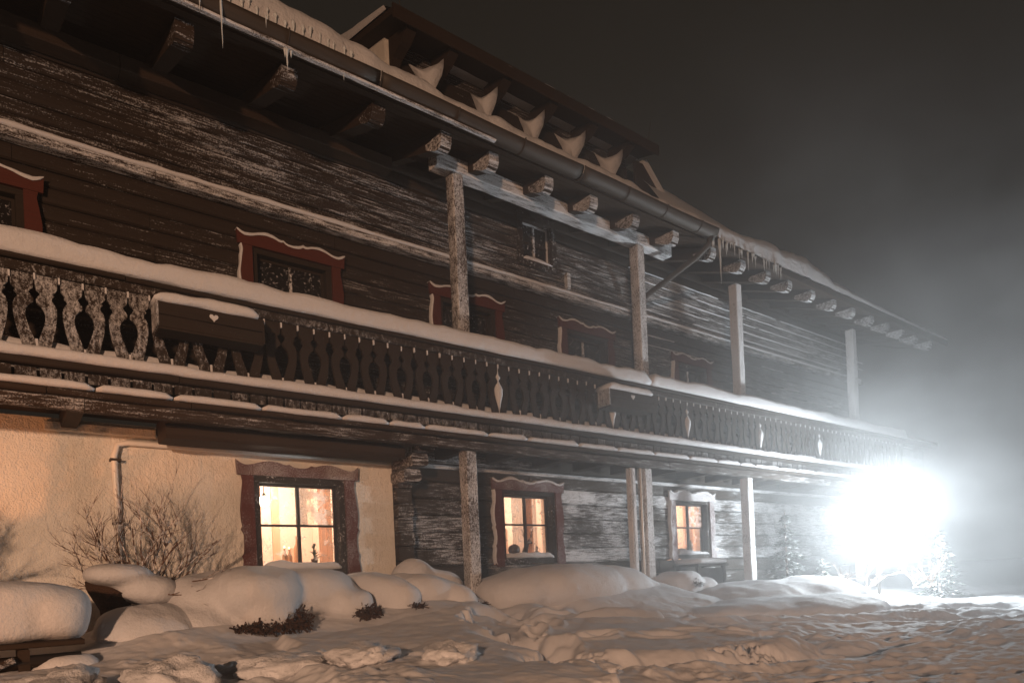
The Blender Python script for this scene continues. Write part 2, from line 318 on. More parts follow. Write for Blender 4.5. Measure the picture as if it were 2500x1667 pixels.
# windows: (x0, x1, z0, z1) of the glass, used to cut the walls
UPW = [(.02 - .62, .30, 4.72, 5.52), (2.58, 3.42, 4.72, 5.54), (5.12, 5.95, 4.72, 5.52), (7.48, 8.30, 4.72, 5.52), (10.25, 11.0, 4.72, 5.44)]
ATT = (6.60, 7.18, 6.50, 7.12)
LOW = [(6.14, 7.08, 1.93, 2.90), (10.16, 11.08, 1.93, 2.90)]
W1 = (2.49, 3.45, 1.84, 2.87)
cuts = [(a - .06, b + .06, c - .06, d + .06) for a, b, c, d in UPW + [ATT]]
def log_piece(x0, x1, z0, z1, y, depth, rime, mat, r=.03):
    seg = max(1, int((x1 - x0) / .35)); b = B(); n = seg + 1; V = []; sd = random.random() * 50
    hh = z1 - z0; prof = [(depth, 0), (r * .9, 0), (r * .25, hh * .09), (0, hh * .3), (0, hh * .7), (r * .25, hh * .91), (r * .9, hh), (depth, hh)]
    for i in range(n):
        x = x0 + (x1 - x0) * i / seg
        for (p, q) in prof:
            w = mnoise.noise(Vector((x * 1.6 + sd, q * 14, sd))) * .007 if p < depth else 0
            V.append((x, y + p + w, z0 + q))
    k = len(prof); F = [(i * k + j, i * k + (j + 1) % k, (i + 1) * k + (j + 1) % k, (i + 1) * k + j) for i in range(seg) for j in range(k)] + [tuple(reversed(range(k))), tuple(range(seg * k, seg * k + k))]
    b.v = V; b.f = F; return b.mk('log', mat, ch, False, rime)
def courses(x0, x1, z0, z1, hgt, y, depth, cuts, rimef, mat, lens=(2.6, 4.6)):
    n = round((z1 - z0) / hgt); hgt = (z1 - z0) / n
    for c in range(n):
        a, b = z0 + c * hgt + .004, z0 + (c + 1) * hgt - .004
        spans = [(x0, x1)]
        for (p, q, r, s) in cuts:
            if r < b - .03 and s > a + .03:
                ns = []
                for (u, v) in spans:
                    if q <= u or p >= v: ns.append((u, v)); continue
                    if p > u + .05: ns.append((u, p))
                    if q < v - .05: ns.append((q, v))
                spans = ns
        for (u, v) in spans:
            x = u + (0 if v - u < 5 else 0)
            first = True
            while x < v - .01:
                L = random.uniform(*lens) * (random.uniform(.3, 1) if first else 1); first = False
                e = v if v - x < L + .9 else x + L
                dy = random.uniform(-.008, .008)
                log_piece(x + .002, e - .002, a, b, y + dy, depth, rimef((x + e) / 2, (a + b) / 2) + random.uniform(-.05, .05), mat)
                x = e
def rime_up(x, z):
    r = .52
    if 5.75 < z < 6.05: r = .34          # sheltered strip right under the ledge
    if z > 6.9: r = .30                  # sheltered under the eaves
    if z > 7.05: r = .12
    if z < 5.75: r = .43
    if x > 9: r += .07
    r -= .09 * max(0, min(1, (4 - x) / 3))
    return r
courses(-2.2, XE, 4.0, 6.04, .17, YW, .22, cuts, rime_up, 'log')
courses(-2.2, XE, 6.14, 7.30, .166, YW - .03, .25, cuts, rime_up, 'log')
def rime_low(x, z):
    r = .60
    if z > 2.95: r = .42
    if z > 3.2: r = .3
    if z < 1.9: r = .45
    if 4.9 < x < 5.8: r -= .14
    return r
YL = 8.14
lc = [(a - .1, b + .1, c - .1, d + .1) for a, b, c, d in LOW]
courses(4.45, XE, .9, 3.50, .235, YL, .25, lc, rime_low, 'log_low')
# rime blown into the joints between the logs
for k in range(130):
    right = True
    x = random.uniform(8.9, XE - .6) if right else random.uniform(-.3, 8.6); top = random.random() < (.75 if right else .5)
    z = 6.14 + random.randint(1, 5) * .1657 if top else 4.0 + random.randint(5, 11) * .17
    L = random.uniform(.15, 1.3 if right else .5); y = (YW - .03) if top else YW
    if any(p - .15 < x + L and q + .15 > x and r - .2 < z < s_ + .2 for (p, q, r, s_) in cuts): continue
    if abs(z - 6.1) < .12 or z > 7.1: continue
    B().box(x, x + L, y - .006, y + .02, z - random.uniform(.003, .010), z + random.uniform(.003, .008), .008, 14, .002).mk('rime_line', 'snow', ch)
# backing, inner core so that no light leaks between logs
B().box(-2.2, XE, 8.6, 8.62, 3.9, 7.5).mk('wall_lining', 'dark', ch, rime=0)
B().box(XE - .22, XE, 8.03, 15, .5, 7.4, 0, 1).mk('gable_wall', 'log', ch, rime=.45)
B().box(-2.2, -2.0, 8.03, 15, .5, 7.4).mk('gable_wall', 'plaster', ch)
# corner of projecting log ends beside the plaster
for c in range(11):
    z = 1.35 + c * .19
    B().box(4.23, 4.45, 7.90 - (.0 if c % 2 else .035), 8.4, z, z + .18, .010, 3, .02).mk('log_end', 'log_low', ch, rime=.48)
for (x, yf, z0, z1) in ((4.22, 7.45, 3.10, 3.26), (4.20, 7.62, 2.93, 3.085), (4.24, 7.30, 3.262, 3.37)):
    B().box(x, x + .24, yf, 8.1, z0, z1, .014, 5, .03).mk('bracket_log', 'beam', ch, rime=.55)
# plaster wall with its window opening
b = B(); x0, x1, z0, z1 = W1; x0 -= .12; x1 += .12; z0 -= .1; z1 += .1
for q in ((-2.2, x0, .4, 3.40), (x1, 4.22, .4, 3.40), (x0, x1, .4, z0), (x0, x1, z1, 3.40)): b.box(q[0], q[1], YW, YW + .35, q[2], q[3])
b.mk('plaster_wall', 'plaster', ch)
# the long weather ledge on the front
x = -2.2
while x < XE:
    e = min(XE, x + random.uniform(3.2, 4.6))
    B().box(x + .003, e - .003, YW - .10, YW + .05, 6.05, 6.138, .006, 10, .015).mk('ledge_board', 'beam', ch, rime=.64); x = e
strip_snow('ledge_snow', -2.2, XE, YW - .105, YW - .0, 6.135, 6.19, ch, amp=.012, seed=3)
B().box(7.43, 7.50, YW - .12, YW - .05, 6.2, 6.46, 0, 1, .01).mk('batten', 'beam', ch, rime=.7)
B().box(9.02, 9.10, YW - .12, YW - .03, 6.2, 6.78, 0, 1, .01).mk('batten', 'beam', ch, rime=.85)
x = 4.5
while x < XE:
    e = min(XE, x + random.uniform(3.2, 4.6)); B().box(x, e, YL - .07, YL + .02, 3.205, 3.262, .005, 10, .01).mk('ledge_board', 'log_low', ch, rime=.72); x = e
B().box(4.5, 6.75, YL - .16, YL - .0, 3.275, 3.40, .01, 10, .02).mk('wall_beam', 'beam', ch, rime=.6)

# ---- windows
def hd(u):      # scalloped head, u = 0 middle .. 1 end
    P_ = [(0, -.012), (.12, -.004), (.19, .030), (.24, .012), (.34, .040), (.48, .052), (.62, .036), (.75, .004), (.86, -.006), (.94, .012), (1, .050)]
    for (a, p), (b_, q) in zip(P_, P_[1:]):
        if u <= b_: return p + (q - p) * (u - a) / (b_ - a)
    return .05
def sd_(v):     # scalloped side, v = 0 top .. 1 bottom
    P_ = [(0, 0), (.06, -.014), (.18, .006), (.32, .024), (.42, .020), (.49, .002), (.50, .026), (.55, -.004), (.66, -.006), (.735, .004), (.74, .030), (.79, .006), (.88, .028), (.97, .024), (1, .0)]
    for (a, p), (b_, q) in zip(P_, P_[1:]):
        if v <= b_: return p + (q - p) * (v - a) / (b_ - a)
    return 0
def window(x0, x1, z0, z1, y, lit, sur=.13, head=.15, cas=.085, rime_s=.45, cap=0, split=None, frost='frost', red='red', label=None, sash=True):
    """casing (the part) > surround boards, sash bars, panes, snow cap"""
    b = B(); d0, d1 = y - .035, y + .16
    c = cas
    b.box(x0 - c, x1 + c, d0, d1, z1, z1 + c, .003, 6, .006); b.box(x0 - c, x0, d0, d1, z0 - c, z1 - .001, .003, 6, .006); b.box(x1, x1 + c, d0, d1, z0 - c, z1 - .001, .003, 6, .006); b.box(x0 + .001, x1 - .001, d0, d1, z0 - c, z0, .003, 6, .006)
    w = b.mk('window', 'dark', ch, rime=.38 if rime_s > .2 else .2)
    if label: w['label'] = label
    if sur:
        X0, X1 = x0 - c - sur, x1 + c + sur; xm = (X0 + X1) / 2; hw = (X1 - X0) / 2 + .03; zb = z1 + c * .7; n = 44
        top = [(xm + hw * (2 * i / n - 1), zb + head * .8 + hd(abs(2 * i / n - 1))) for i in range(n + 1)]
        pts = [(xm - hw + .01, zb), ] + top + [(xm + hw - .01, zb)]
        B().prism(pts, 'y', y - .075, y - .038).mk('surround_board', red, w, rime=rime_s)
        for s in (-1, 1):
            xi = x0 - c * .75 if s < 0 else x1 + c * .75; L = zb - .003 - (z0 - c - .04); n2 = 40
            xo = [(xi + s * (sur + sd_(i / n2)), zb - .003 - L * i / n2) for i in range(n2 + 1)]
            B().prism([(xi, zb - .003)] + xo + [(xi, z0 - c - .04)], 'y', y - .072, y - .038).mk('surround_board', red, w, rime=rime_s - (.16 if s < 0 else .08))
        if cap:
            V = []; F = []; prof = [(-.085, .0), (-.10, .4), (-.085, .9), (-.04, 1.05), (0.0, 1.0)]; k = len(prof)
            for i, (xx, zz) in enumerate(top):
                a = cap * (.75 + .5 * (mnoise.noise(Vector((xx * 6, zz, 2))) + .5)) * (1 if 0 < i < n else .4)
                for (p, q) in prof: V.append((xx, y + p, zz - .004 + q * a))
            F = [(i * k + j, i * k + j + 1, (i + 1) * k + j + 1, (i + 1) * k + j) for i in range(n) for j in range(k - 1)]
            mk('snow_cap', V, F, 'snow', w, True)
            xi = x0 - c * .75; V = []; prof = [(.0, -.07), (.6, -.085), (1.05, -.05), (1.0, .0)]; k = 4; n2 = 40
            for i in range(n2 + 1):
                v = i / n2; a = cap * .75 * (.7 + .6 * mnoise.noise(Vector((v * 9, x0, 2))))
                for (p, q) in prof: V.append((xi - (sur + sd_(v)) - p * a + .004, y + q, zb - .003 - (zb - z0 + c) * v))
            F = [(i * k + j, i * k + j + 1, (i + 1) * k + j + 1, (i + 1) * k + j) for i in range(n2) for j in range(k - 1)]
            mk('rime_edge', V, F, 'snow', w, True)
    yy = y + .07
    if sash:
        s = .030; b = B()
        b.box(x0 + .001, x0 + s, yy, yy + .04, z0 + s, z1 - s); b.box(x1 - s, x1 - .001, yy, yy + .04, z0 + s, z1 - s); b.box(x0 + .001, x1 - .001, yy, yy + .04, z1 - s, z1 - .001); b.box(x0 + .001, x1 - .001, yy, yy + .04, z0 + .001, z0 + s)
        b.mk('sash', 'dark', w, rime=.12 if rime_s < .55 or lit else .85)
        xm = (x0 + x1) / 2; zm = split or (z0 + (z1 - z0) * .49)
        B().box(xm - .017, xm + .017, yy - .008, yy + .035, z0 + s, z1 - s).mk('muntin', 'dark', w, rime=.1 if lit else .6)
        B().box(x0 + s, x1 - s, yy - .004, yy + .030, zm - .013, zm + .013).mk('muntin', 'dark', w, rime=.1)
        for (a, b_) in ((x0 + s, xm - .017), (xm + .017, x1 - s)):
            for (c0, c1, fr) in ((z0 + s, zm - .013, 'pane'), (zm + .013, z1 - s, frost)):
                if a == x0 + s and fr == 'frost': fr = 'pane'
                B().box(a, b_, yy + .012, yy + .016, c0, c1).mk('pane', fr if lit else 'darkpane', w)
    return w
# upper dark windows
for k, (a, b_, c, d) in enumerate(UPW):
    window(a, b_, c, d, YW, False, rime_s=(.05, .08, .10, .16, .22, .3)[k], cap=.035, sur=.12, head=.13, red='red_shaded')
    B().box(a - .05, b_ + .05, YW + .2, YW + .23, c - .05, d + .05).mk('window_backing', 'dark', ch, rime=0)
# attic window
w = window(*ATT, YW - .03, False, sur=0, cas=.10, rime_s=.6, label='small plain attic window with rimed panes', sash=True)
strip_snow('sill_snow', ATT[0] + .0, ATT[1], YW - .06, YW + .05, ATT[2], ATT[2] + .07, w, amp=.02, seed=9)
B().box(ATT[0] - .03, ATT[1] + .03, YW + .22, YW + .24, ATT[2] - .05, ATT[3] + .05).mk('window_backing', 'dark', ch, rime=0)

# lit rooms
def room(x0, x1, z0, z1, y, power, bulb, seedk):
    rx0, rx1, ry1, rz0, rz1 = x0 - .55, x1 + .55, y + 2.3, z0 - .5, z1 + .35; y0 = y + .34
    b = B(); b.box(rx0 - .04, rx1 + .04, ry1, ry1 + .04, rz0, rz1); b.box(rx0 - .04, rx0, y0, ry1 - .002, rz0, rz1); b.box(rx1, rx1 + .04, y0, ry1 - .002, rz0, rz1); b.box(rx0 - .04, rx1 + .04, y0, ry1, rz1 + .002, rz1 + .04); b.box(rx0 - .04, rx1 + .04, y0, ry1, rz0 - .04, rz0 - .002)
    # inner reveal between wall and room
    b.box(rx0 - .04, x0 - .09, y0 - .05, y0 - .002, rz0, rz1); b.box(x1 + .09, rx1 + .04, y0 - .05, y0 - .002, rz0, rz1)
    b.box(x0 - .09, x1 + .09, y0 - .05, y0 - .002, z1 + .09, rz1); b.box(x0 - .09, x1 + .09, y0 - .05, y0 - .002, rz0, z0 - .09)
    for (p, q) in ((x0 - .12, x0 - .09), (x1 + .09, x1 + .12)): b.box(p, q, y + .17, y0 - .052, z0 - .12, z1 + .12)
    b.box(x0 - .12, x1 + .12, y + .17, y0 - .052, z1 + .09, z1 + .12); b.box(x0 - .12, x1 + .12, y + .17, y0 - .052, z0 - .12, z0 - .09)
    b.mk('room', 'room', ch)
    for q in range(7):
        xx = rx0 + .1 + q * (rx1 - rx0 - .2) / 7; B().box(xx, xx + .11, ry1 - .03, ry1 - .003, rz0 + .01, rz1 - .05 if q % 3 else rz0 + .9).mk('wall_panel', 'roomwood', ch)
    lamp('room_light', (bulb[0], bulb[1], bulb[2]), power, (1, .84, .70), .07)
def curtains(x0, x1, z0, z1, y, mat, w):
    n = 26; V = []
    for i in range(n + 1):
        x = x0 + (x1 - x0) * i / n; o = .022 * math.sin(i * 1.9) + .01 * math.sin(i * .7)
        V += [(x, y + o, z0), (x, y + o * .8, (z0 + z1) / 2), (x, y + o * .6, z1)]
    F = [(3 * i + j, 3 * i + 3 + j, 3 * i + 4 + j, 3 * i + 1 + j) for i in range(n) for j in range(2)]
    return mk('curtain', V, F, mat, w, True)
def pendant(x, y, z, zt, r, label):
    e = empty('pendant_lamp', (x, y, z), label, 'lamp')
    b = B(); n = 12; m_ = 7; V = []
    for i in range(m_ + 1):
        a = math.pi * i / m_
        for j in range(n): V.append((x + r * math.sin(a) * math.cos(j * 2 * math.pi / n), y + r * math.sin(a) * math.sin(j * 2 * math.pi / n), z + r * math.cos(a)))
    b.add(V, [(i * n + j, i * n + (j + 1) % n, (i + 1) * n + (j + 1) % n, (i + 1) * n + j) for i in range(m_) for j in range(n)])
    b.mk('globe', 'bulb', e, True); B().tube([(x, y, z + r + .004), (x, y, zt)], .006, 5).mk('cord', 'dark', e)
    B().tube([(x, y, z + r * .9), (x, y, z + r + .03)], [r * .45, r * .2], 10).mk('cap', 'metal', e)
    return e
w1 = window(*W1, YW, True, sur=.135, head=.15, cas=.10, rime_s=.60, split=2.375, label='large lit window in the plaster wall with snow halfway up its sill')
room(*W1, YW, 72, (3.1, 9.5, 3.0), 1)
curtains(3.30, 3.47, 1.8, 2.95, 8.28, 'curtain', w1); curtains(3.02, 3.16, 2.38, 2.95, 8.30, 'lace', w1)
pendant(2.64, 8.30, 2.69, 3.0, .065, 'small glowing ceiling lamp seen through upper left pane of plaster-wall window')
w2 = window(*LOW[0], YL, True, sur=.13, head=.14, cas=.085, rime_s=.52, cap=.04, split=2.45, frost='pane', label='lit window with a stag head ornament on its sill')
room(*LOW[0], YL, 72, (6.7, 9.7, 3.0), 2)
curtains(6.62, 7.12, 1.8, 2.95, 8.56, 'lace', w2); curtains(6.86, 6.98, 1.8, 2.95, 8.50, 'curtain', w2); curtains(6.25, 6.55, 1.85, 2.42, 8.62, 'curtain', w2)
w3 = window(*LOW[1], YL, True, sur=.13, head=.14, cas=.07, rime_s=.78, cap=.05, split=2.45, label='smaller lit window between two posts, hazed by the flood light')
room(*LOW[1], YL, 85, (10.6, 9.7, 2.9), 3)
curtains(10.14, 10.6, 2.45, 2.95, 8.48, 'curtain', w3); curtains(10.85, 11.1, 1.85, 2.95, 8.5, 'curtain', w3)
for w_, (a, b_, z, y) in ((w1, (2.5, 3.44, 1.84, YW)), (w2, (6.15, 7.07, 1.93, YL)), (w3, (10.17, 11.07, 1.93, YL))):
    strip_snow('sill_snow', a, b_, y - .06, y + .07, z, z + .085, w_, amp=.035, seed=a, step=.04)

# lantern in window 2 and things on the sills
e = empty('lantern', (6.42, 8.9, 2.62), 'bright glass lantern hanging in upper left pane of the stag window', 'lantern')
B().box(6.30, 6.56, 8.82, 9.0, 2.62, 2.78, 0, 1, .02).mk('lamp_shade', 'shade', e); B().tube([(6.43, 8.91, 2.78), (6.43, 8.91, 3.2)], .006, 5).mk('cord', 'dark', e)
for k in range(4): B().box(6.30 + k * .083, 6.312 + k * .083, 8.80, 8.815, 2.60, 2.80).mk('frame_bar', 'metal', e)
st = empty('stag_ornament', (6.74, 8.36, 1.98), 'dark stag head ornament with antlers behind lower right pane', 'ornament')
b = B(); b.tube([(6.68, 8.36, 1.99), (6.70, 8.36, 2.08), (6.75, 8.35, 2.16), (6.76, 8.31, 2.20), (6.755, 8.25, 2.17)], [.045, .034, .032, .034, .016], 8); b.tube([(6.73, 8.35, 2.20), (6.68, 8.35, 2.225)], [.014, .003], 5); b.tube([(6.78, 8.35, 2.20), (6.83, 8.35, 2.225)], [.014, .003], 5); b.mk('head', 'clay', st, True)
for s in (-1, 1):
    b = B(); q = [(6.755 + s * .015, 8.35, 2.22), (6.755 + s * .07, 8.35, 2.27), (6.755 + s * .085, 8.35, 2.34), (6.755 + s * .06, 8.35, 2.41)]
    b.tube(q, [.009, .007, .006, .002], 5); b.tube([q[1], (q[1][0] + s * .05, 8.35, q[1][2] + .06)], [.006, .002], 5); b.tube([q[2], (q[2][0] + s * .04, 8.35, q[2][2] + .06)], [.006, .002], 5); b.tube([q[1], (q[1][0] - s * .02, 8.35, q[1][2] + .07)], [.006, .002], 5); b.mk('antler', 'clay', st)
def plant(x, y, z, h, r, label, mat='leaf', n=40):
    b = B(); rr = random.Random(int(x * 100))
    for i in range(n):
        t_ = rr.random(); a = rr.random() * 6.28; w = r * (1 - t_ * .8); zz = z + h * (.15 + .8 * t_)
        b.tube([(x, y, zz - .01), (x + w * math.cos(a), y + w * .5 * math.sin(a), zz + h * .10)], [.009, .002], 4)
    b.tube([(x, y, z), (x, y, z + h)], [.012, .003], 5)
    e = empty('potted_plant', (x, y, z), label, 'plant'); b.mk('foliage', mat, e); B().tube([(x, y, z - .03), (x, y, z + h * .2)], [.03, .045], 9).mk('pot', 'clay', e)
plant(3.22, 8.26, 1.93, .24, .09, 'small fir sprig in a pot behind lower right pane of plaster-wall window')
plant(6.93, 8.34, 1.98, .16, .05, 'small dark sprig to the right of the stag head ornament')
plant(6.28, 8.36, 1.98, .15, .06, 'small berry sprig at left end of the stag window sill')
plant(10.32, 8.36, 2.0, .42, .15, 'bushy house plant behind lower left pane of the hazed window', n=90)
plant(10.85, 8.36, 2.0, .22, .12, 'low house plant behind lower right pane of the hazed window', n=60)
b = B(); V = []
for i in range(9):
    a = math.pi * i / 8
    for j in range(14): V.append((6.50 + .105 * math.sin(a) * math.cos(j * .449), 8.38 + .08 * math.sin(a) * math.sin(j * .449), 2.075 + .09 * math.cos(a)))
b.add(V, [(i * 14 + j, i * 14 + (j + 1) % 14, (i + 1) * 14 + (j + 1) % 14, (i + 1) * 14 + j) for i in range(8) for j in range(14)])
tag(b.mk('clay_bowl', 'clay', None, True), 'round dark bowl standing left of the stag head ornament', 'bowl')
def jar(x, y, z, h, r, name, label, cat, mat='roomwood', top=None):
    e = empty(name, (x, y, z), label, cat); B().tube([(x, y, z), (x, y, z + h * .6), (x, y, z + h * .75), (x, y, z + h)], [r, r, r * .45, r * .4], 10).mk('body', mat, e, True)
    if top: B().tube([(x, y, z + h + .002), (x, y, z + h + .03)], [.012, .003], 6).mk('flame', top, e)
jar(2.86, 8.30, 1.9, .22, .03, 'candle', 'left one of two lit candles behind the plaster-wall window', 'candle', 'roomwood', 'candle')
jar(2.93, 8.33, 1.9, .21, .03, 'candle', 'right one of two lit candles behind the plaster-wall window', 'candle', 'roomwood', 'candle')
jar(3.06, 8.40, 1.9, .38, .045, 'wooden_bottle', 'tall brown wooden bottle behind lower right pane of plaster-wall window', 'bottle')
tag(B().box(2.60, 2.80, 9.2, 9.4, 2.27, 2.33).mk('wall_shelf', 'roomwood'), 'small brown wall shelf in room behind the plaster-wall window', 'shelf')

# ---- posts
def post(x, z0, z1, rime, y=7.1, s=.17):
    return B().box(x, x + s, y, y + s, z0, z1, .006, 26, .014).mk('post', 'post', ch, rime=rime)
for x, r_ in ((4.79, .62), (8.22, .70), (10.86, .86), (15.2, .8)):
    post(x, 4.62, 6.79, r_); 
for x, r_, zb in ((4.80, .66, 1.3), (8.17, .74, 1.2), (10.95, .8, 1.0), (15.2, .8, 1.0)):
    post(x, zb, 3.28, r_)
# ---- balcony: deck slab is the part, everything on it a sub-part
YB = 7.0
b = B(); b.box(-2.2, XE, YB + .12, 7.99, 3.44, 3.50)
bal = b.mk('balcony', 'beam', ch, rime=.1)
for k in range(24):
    x = -2.0 + k * .86; B().box(x, x + .14, YB + .13, 7.99, 3.30, 3.438, .006, 4, .01).mk('joist', 'beam', bal, rime=.15)
def run(name, x0, x1, y0, y1, z0, z1, mat, rime, parent, jit=.006, lens=(2.8, 4.4), bev=.012):
    x = x0
    while x < x1 - .01:
        L = random.uniform(*lens); e = x1 if x1 - x < L + .6 else x + L; dz = random.uniform(-.005, .005)
        B().box(x + .003, e - .003, y0, y1, z0 + dz, z1 + dz, jit, max(2, int((e - x) / .16)), bev).mk(name, mat, parent, rime=rime + random.uniform(-.06, .06)); x = e
run('edge_beam', -2.2, XE, YB + .0, YB + .12, 3.265, 3.375, 'beam', .52, bal, .010)
run('edge_plank', -2.2, XE, YB - .07, YB + .1, 3.378, 3.432, 'beam', .30, bal, .008, (.9, 1.5))
run('shelf_board', -2.2, XE, YB - .06, YB + .05, 3.605, 3.668, 'board', .12, bal)
run('rail_board', -2.2, XE, YB - .02, YB + .05, 4.40, 4.485, 'board', .42, bal, .004)
run('rail_cap', -2.2, XE, YB - .05, YB + .16, 4.487, 4.53, 'board', .10, bal, .004)
B().box(1.40, 4.05, 7.30, 7.72, 3.16, 3.298, .012, 16, .03).mk('cross_beam', 'beam', ch, rime=.16)
# short fascia boards below the shelf
PX = .1757
fb = None
for k in range(-2, 99):
    x = k * PX + .02
    if x > XE - .1: break
    if fb is None: fb = B().box(x + .012, x + PX - .012, YB + .0, YB + .022, 3.505, 3.60, .0, 1, .003).mk('fascia_board', 'board', bal, rime=.5)
    else: copy_of(fb, bal, ((k + 2) * PX, random.uniform(-.004, .004), random.uniform(-.004, .002)), rime=random.uniform(.42, .6))
# snow on shelf, lip and rail
strip_snow('shelf_snow', -2.2, XE, YB - .10, YB + .03, 3.670, 3.765, bal, amp=.018, seed=11)
x = -2.2; k = 0
while x < XE:
    e = min(XE, x + random.uniform(.42, .95)); strip_snow('lip_snow', x + .006, e - .006, YB - .09, YB + .02, 3.434, 3.50, bal, 'snow', .06, .012, seed=20 + k, scallop=.0); x = e; k += 1
def rail_snow(x0, x1, seed):
    return strip_snow('rail_snow', x0, x1, YB - .09, YB + .20, 4.532, 4.725, bal, amp=.030, seed=seed, step=.12)
rail_snow(-2.2, 8.2, 1); rail_snow(8.2, XE, 2)
# deck snow seen through the holes
strip_snow('deck_snow', -2.2, XE, YB + .05, YB + .5, 3.60, 3.86, bal, amp=.025, seed=33)
# carved balusters
PA = [(0, .010), (.15, .012), (.20, .018), (.27, .035), (.37, .058), (.46, .073), (.52, .074), (.58, .064), (.63, .038), (.655, .014), (.70, .012), (.73, .024), (.77, .044), (.80, .036), (.83, .014), (.88, .008), (.93, .008), (1, .008)]
PB = [(0, .050), (.03, .064), (.08, .070), (.15, .067), (.25, .050), (.38, .030), (.50, .019), (.60, .018), (.66, .030), (.70, .052), (.735, .050), (.77, .030), (.79, .044), (.82, .024), (.85, .010), (.9, .008), (1, .008)]
Z0, Z1 = 3.70, 4.395
def baluster(left_profile, right_profile):
    pts = [(hw, Z0 + (Z1 - Z0) * t_) for t_, hw in left_profile] + [(PX - hw, Z0 + (Z1 - Z0) * t_) for t_, hw in reversed(right_profile)]
    return pts
def strip_prism(lp, rp, y0, y1):
    zs = sorted(set([t_ for t_, _ in lp] + [t_ for t_, _ in rp])); ev = lambda P_, z: float(np.interp(z, [a for a, _ in P_], [b_ for _, b_ in P_]))
    V = []
    for z in zs:
        l = ev(lp, z); r = PX - ev(rp, z); zz = Z0 + (Z1 - Z0) * z; V += [(l, y0, zz), (r, y0, zz), (r, y1, zz), (l, y1, zz)]
    n = len(zs); F = [(i * 4 + j, i * 4 + (j + 1) % 4, i * 4 + 4 + (j + 1) % 4, i * 4 + 4 + j) for i in range(n - 1) for j in range(4)] + [(3, 2, 1, 0), (n * 4 - 4, n * 4 - 3, n * 4 - 2, n * 4 - 1)]
    b = B(); b.v = V; b.f = F; return b
# joint type A (slit + pear) at even k, B (floor hole) at odd k; joint k is at x = k*PX + .02
protoA = strip_prism(PA, PB, YB, YB + .034).mk('baluster', 'board', bal, rime=.5); protoB = strip_prism(PB, PA, YB, YB + .034).mk('baluster', 'board', bal, rime=.5)
oA, oB = ORI[protoA].copy(), ORI[protoB].copy(); usedA = usedB = False
def brime(x):
    if x < 1.2: return .60
    if x < 2.3: return .42
    if 7.0 < x < 8.0: return .36
    return .12
for k in range(-12, 99):
    x = k * PX + .02
    if x > XE - .2: break
    pr = protoA if k % 2 == 0 else protoB
    c_ = copy_of(pr, bal, (x + random.uniform(-.003, .003), random.uniform(-.005, .005), 0), brime(x) + random.uniform(-.06, .06)); c_.rotation_euler = (random.uniform(-.008, .008), random.uniform(-.008, .008), 0)
for p in (protoA, protoB): bpy.data.objects.remove(p)
# little rime pegs in the top notches, snow plugs in the slits
b = B().box(-.006, .008, YB - .012, YB + .02, 4.345, 4.40, 0, 1, .003); peg = None
for k in range(-2, 99):
    x = k * PX + .02
    if x > XE - .2: break
    if peg is None: peg = B().box(x - .006, x + .008, YB - .012, YB + .02, 4.345, 4.40, 0, 1, .003).mk('rime_peg', 'snow', bal)
    else: copy_of(peg, bal, ((k + 2) * PX, 0, random.uniform(-.01, .01)))
slit = None
for k in range(0, 98, 2):
    x = k * PX + .02
    if slit is None: slit = B().box(x - .011, x + .011, YB + .004, YB + .03, 3.72, 3.84, .002, 4, .003).mk('snow_plug', 'snow', bal)
    else: copy_of(slit, bal, (k * PX, 0, random.uniform(-.03, .01)))
    if k in (30, 42, 52, 64, 76):      # some slits are packed with snow to the top
        B().tube([(x, YB + .01, 3.80), (x, YB + .01, 3.92), (x + .004, YB + .01, 4.0), (x, YB + .01, 4.08), (x, YB + .012, 4.14), (x, YB + .012, 4.19), (x, YB + .01, 4.23), (x, YB + .01, 4.27), (x, YB + .01, 4.39)], [.012, .035, .055, .062, .035, .012, .036, .012, .006], 10).mk('snow_plug', 'snow', bal, True)

# ---- eaves
SL = math.tan(math.radians(20))
run('eave_beam', 4.55, 9.05, 7.08, 7.28, 6.80, 6.985, 'beam', .80, ch, .010)
run('eave_beam', -2.2, 4.3, 7.75, 7.95, 6.98, 7.14, 'beam', .10, ch, .010)
def rafter(x, yt, w=.13, h=.17, rime=.62, z=6.70, name='rafter', y2=8.3):
    zf = lambda y: z + SL * (y - yt)
    pts = [(yt, z + .05), (yt + .03, z + .0), (yt + .10, z - .005), (yt + .16, zf(yt + .16) - .03), (y2, zf(y2)), (y2, zf(y2) + h), (yt, z + h)]
    b = B().prism(pts, 'x', x, x + w).mk(name, 'beam', ch, rime=rime * .25)
    c = B(); c.prism([(yt - .012, z + h + .002), (yt - .014, z + .075), (yt + .012, z + .02), (yt + .07, z - .012), (yt + .16, zf(yt + .16) - .045), (yt + .34, zf(yt + .34) - .008), (yt + .34, zf(yt + .34) + .06), (yt + .24, z + h + .002)], 'x', x - .006, x + w + .006); c.mk('rime_tip', 'beam', b, rime=rime + .06)
    return b
for x in (-.4, .55, 1.5, 2.47, 3.45): rafter(x, 6.62, .15, .15, .38)
for x in (4.33, 5.02, 5.92, 6.74, 7.6, 8.5, 9.45, 10.28, 11.05, 11.76, 12.58, 13.4, 14.18, 15.0, 15.75, 16.5, 17.2, 18.0): rafter(x, 6.62)
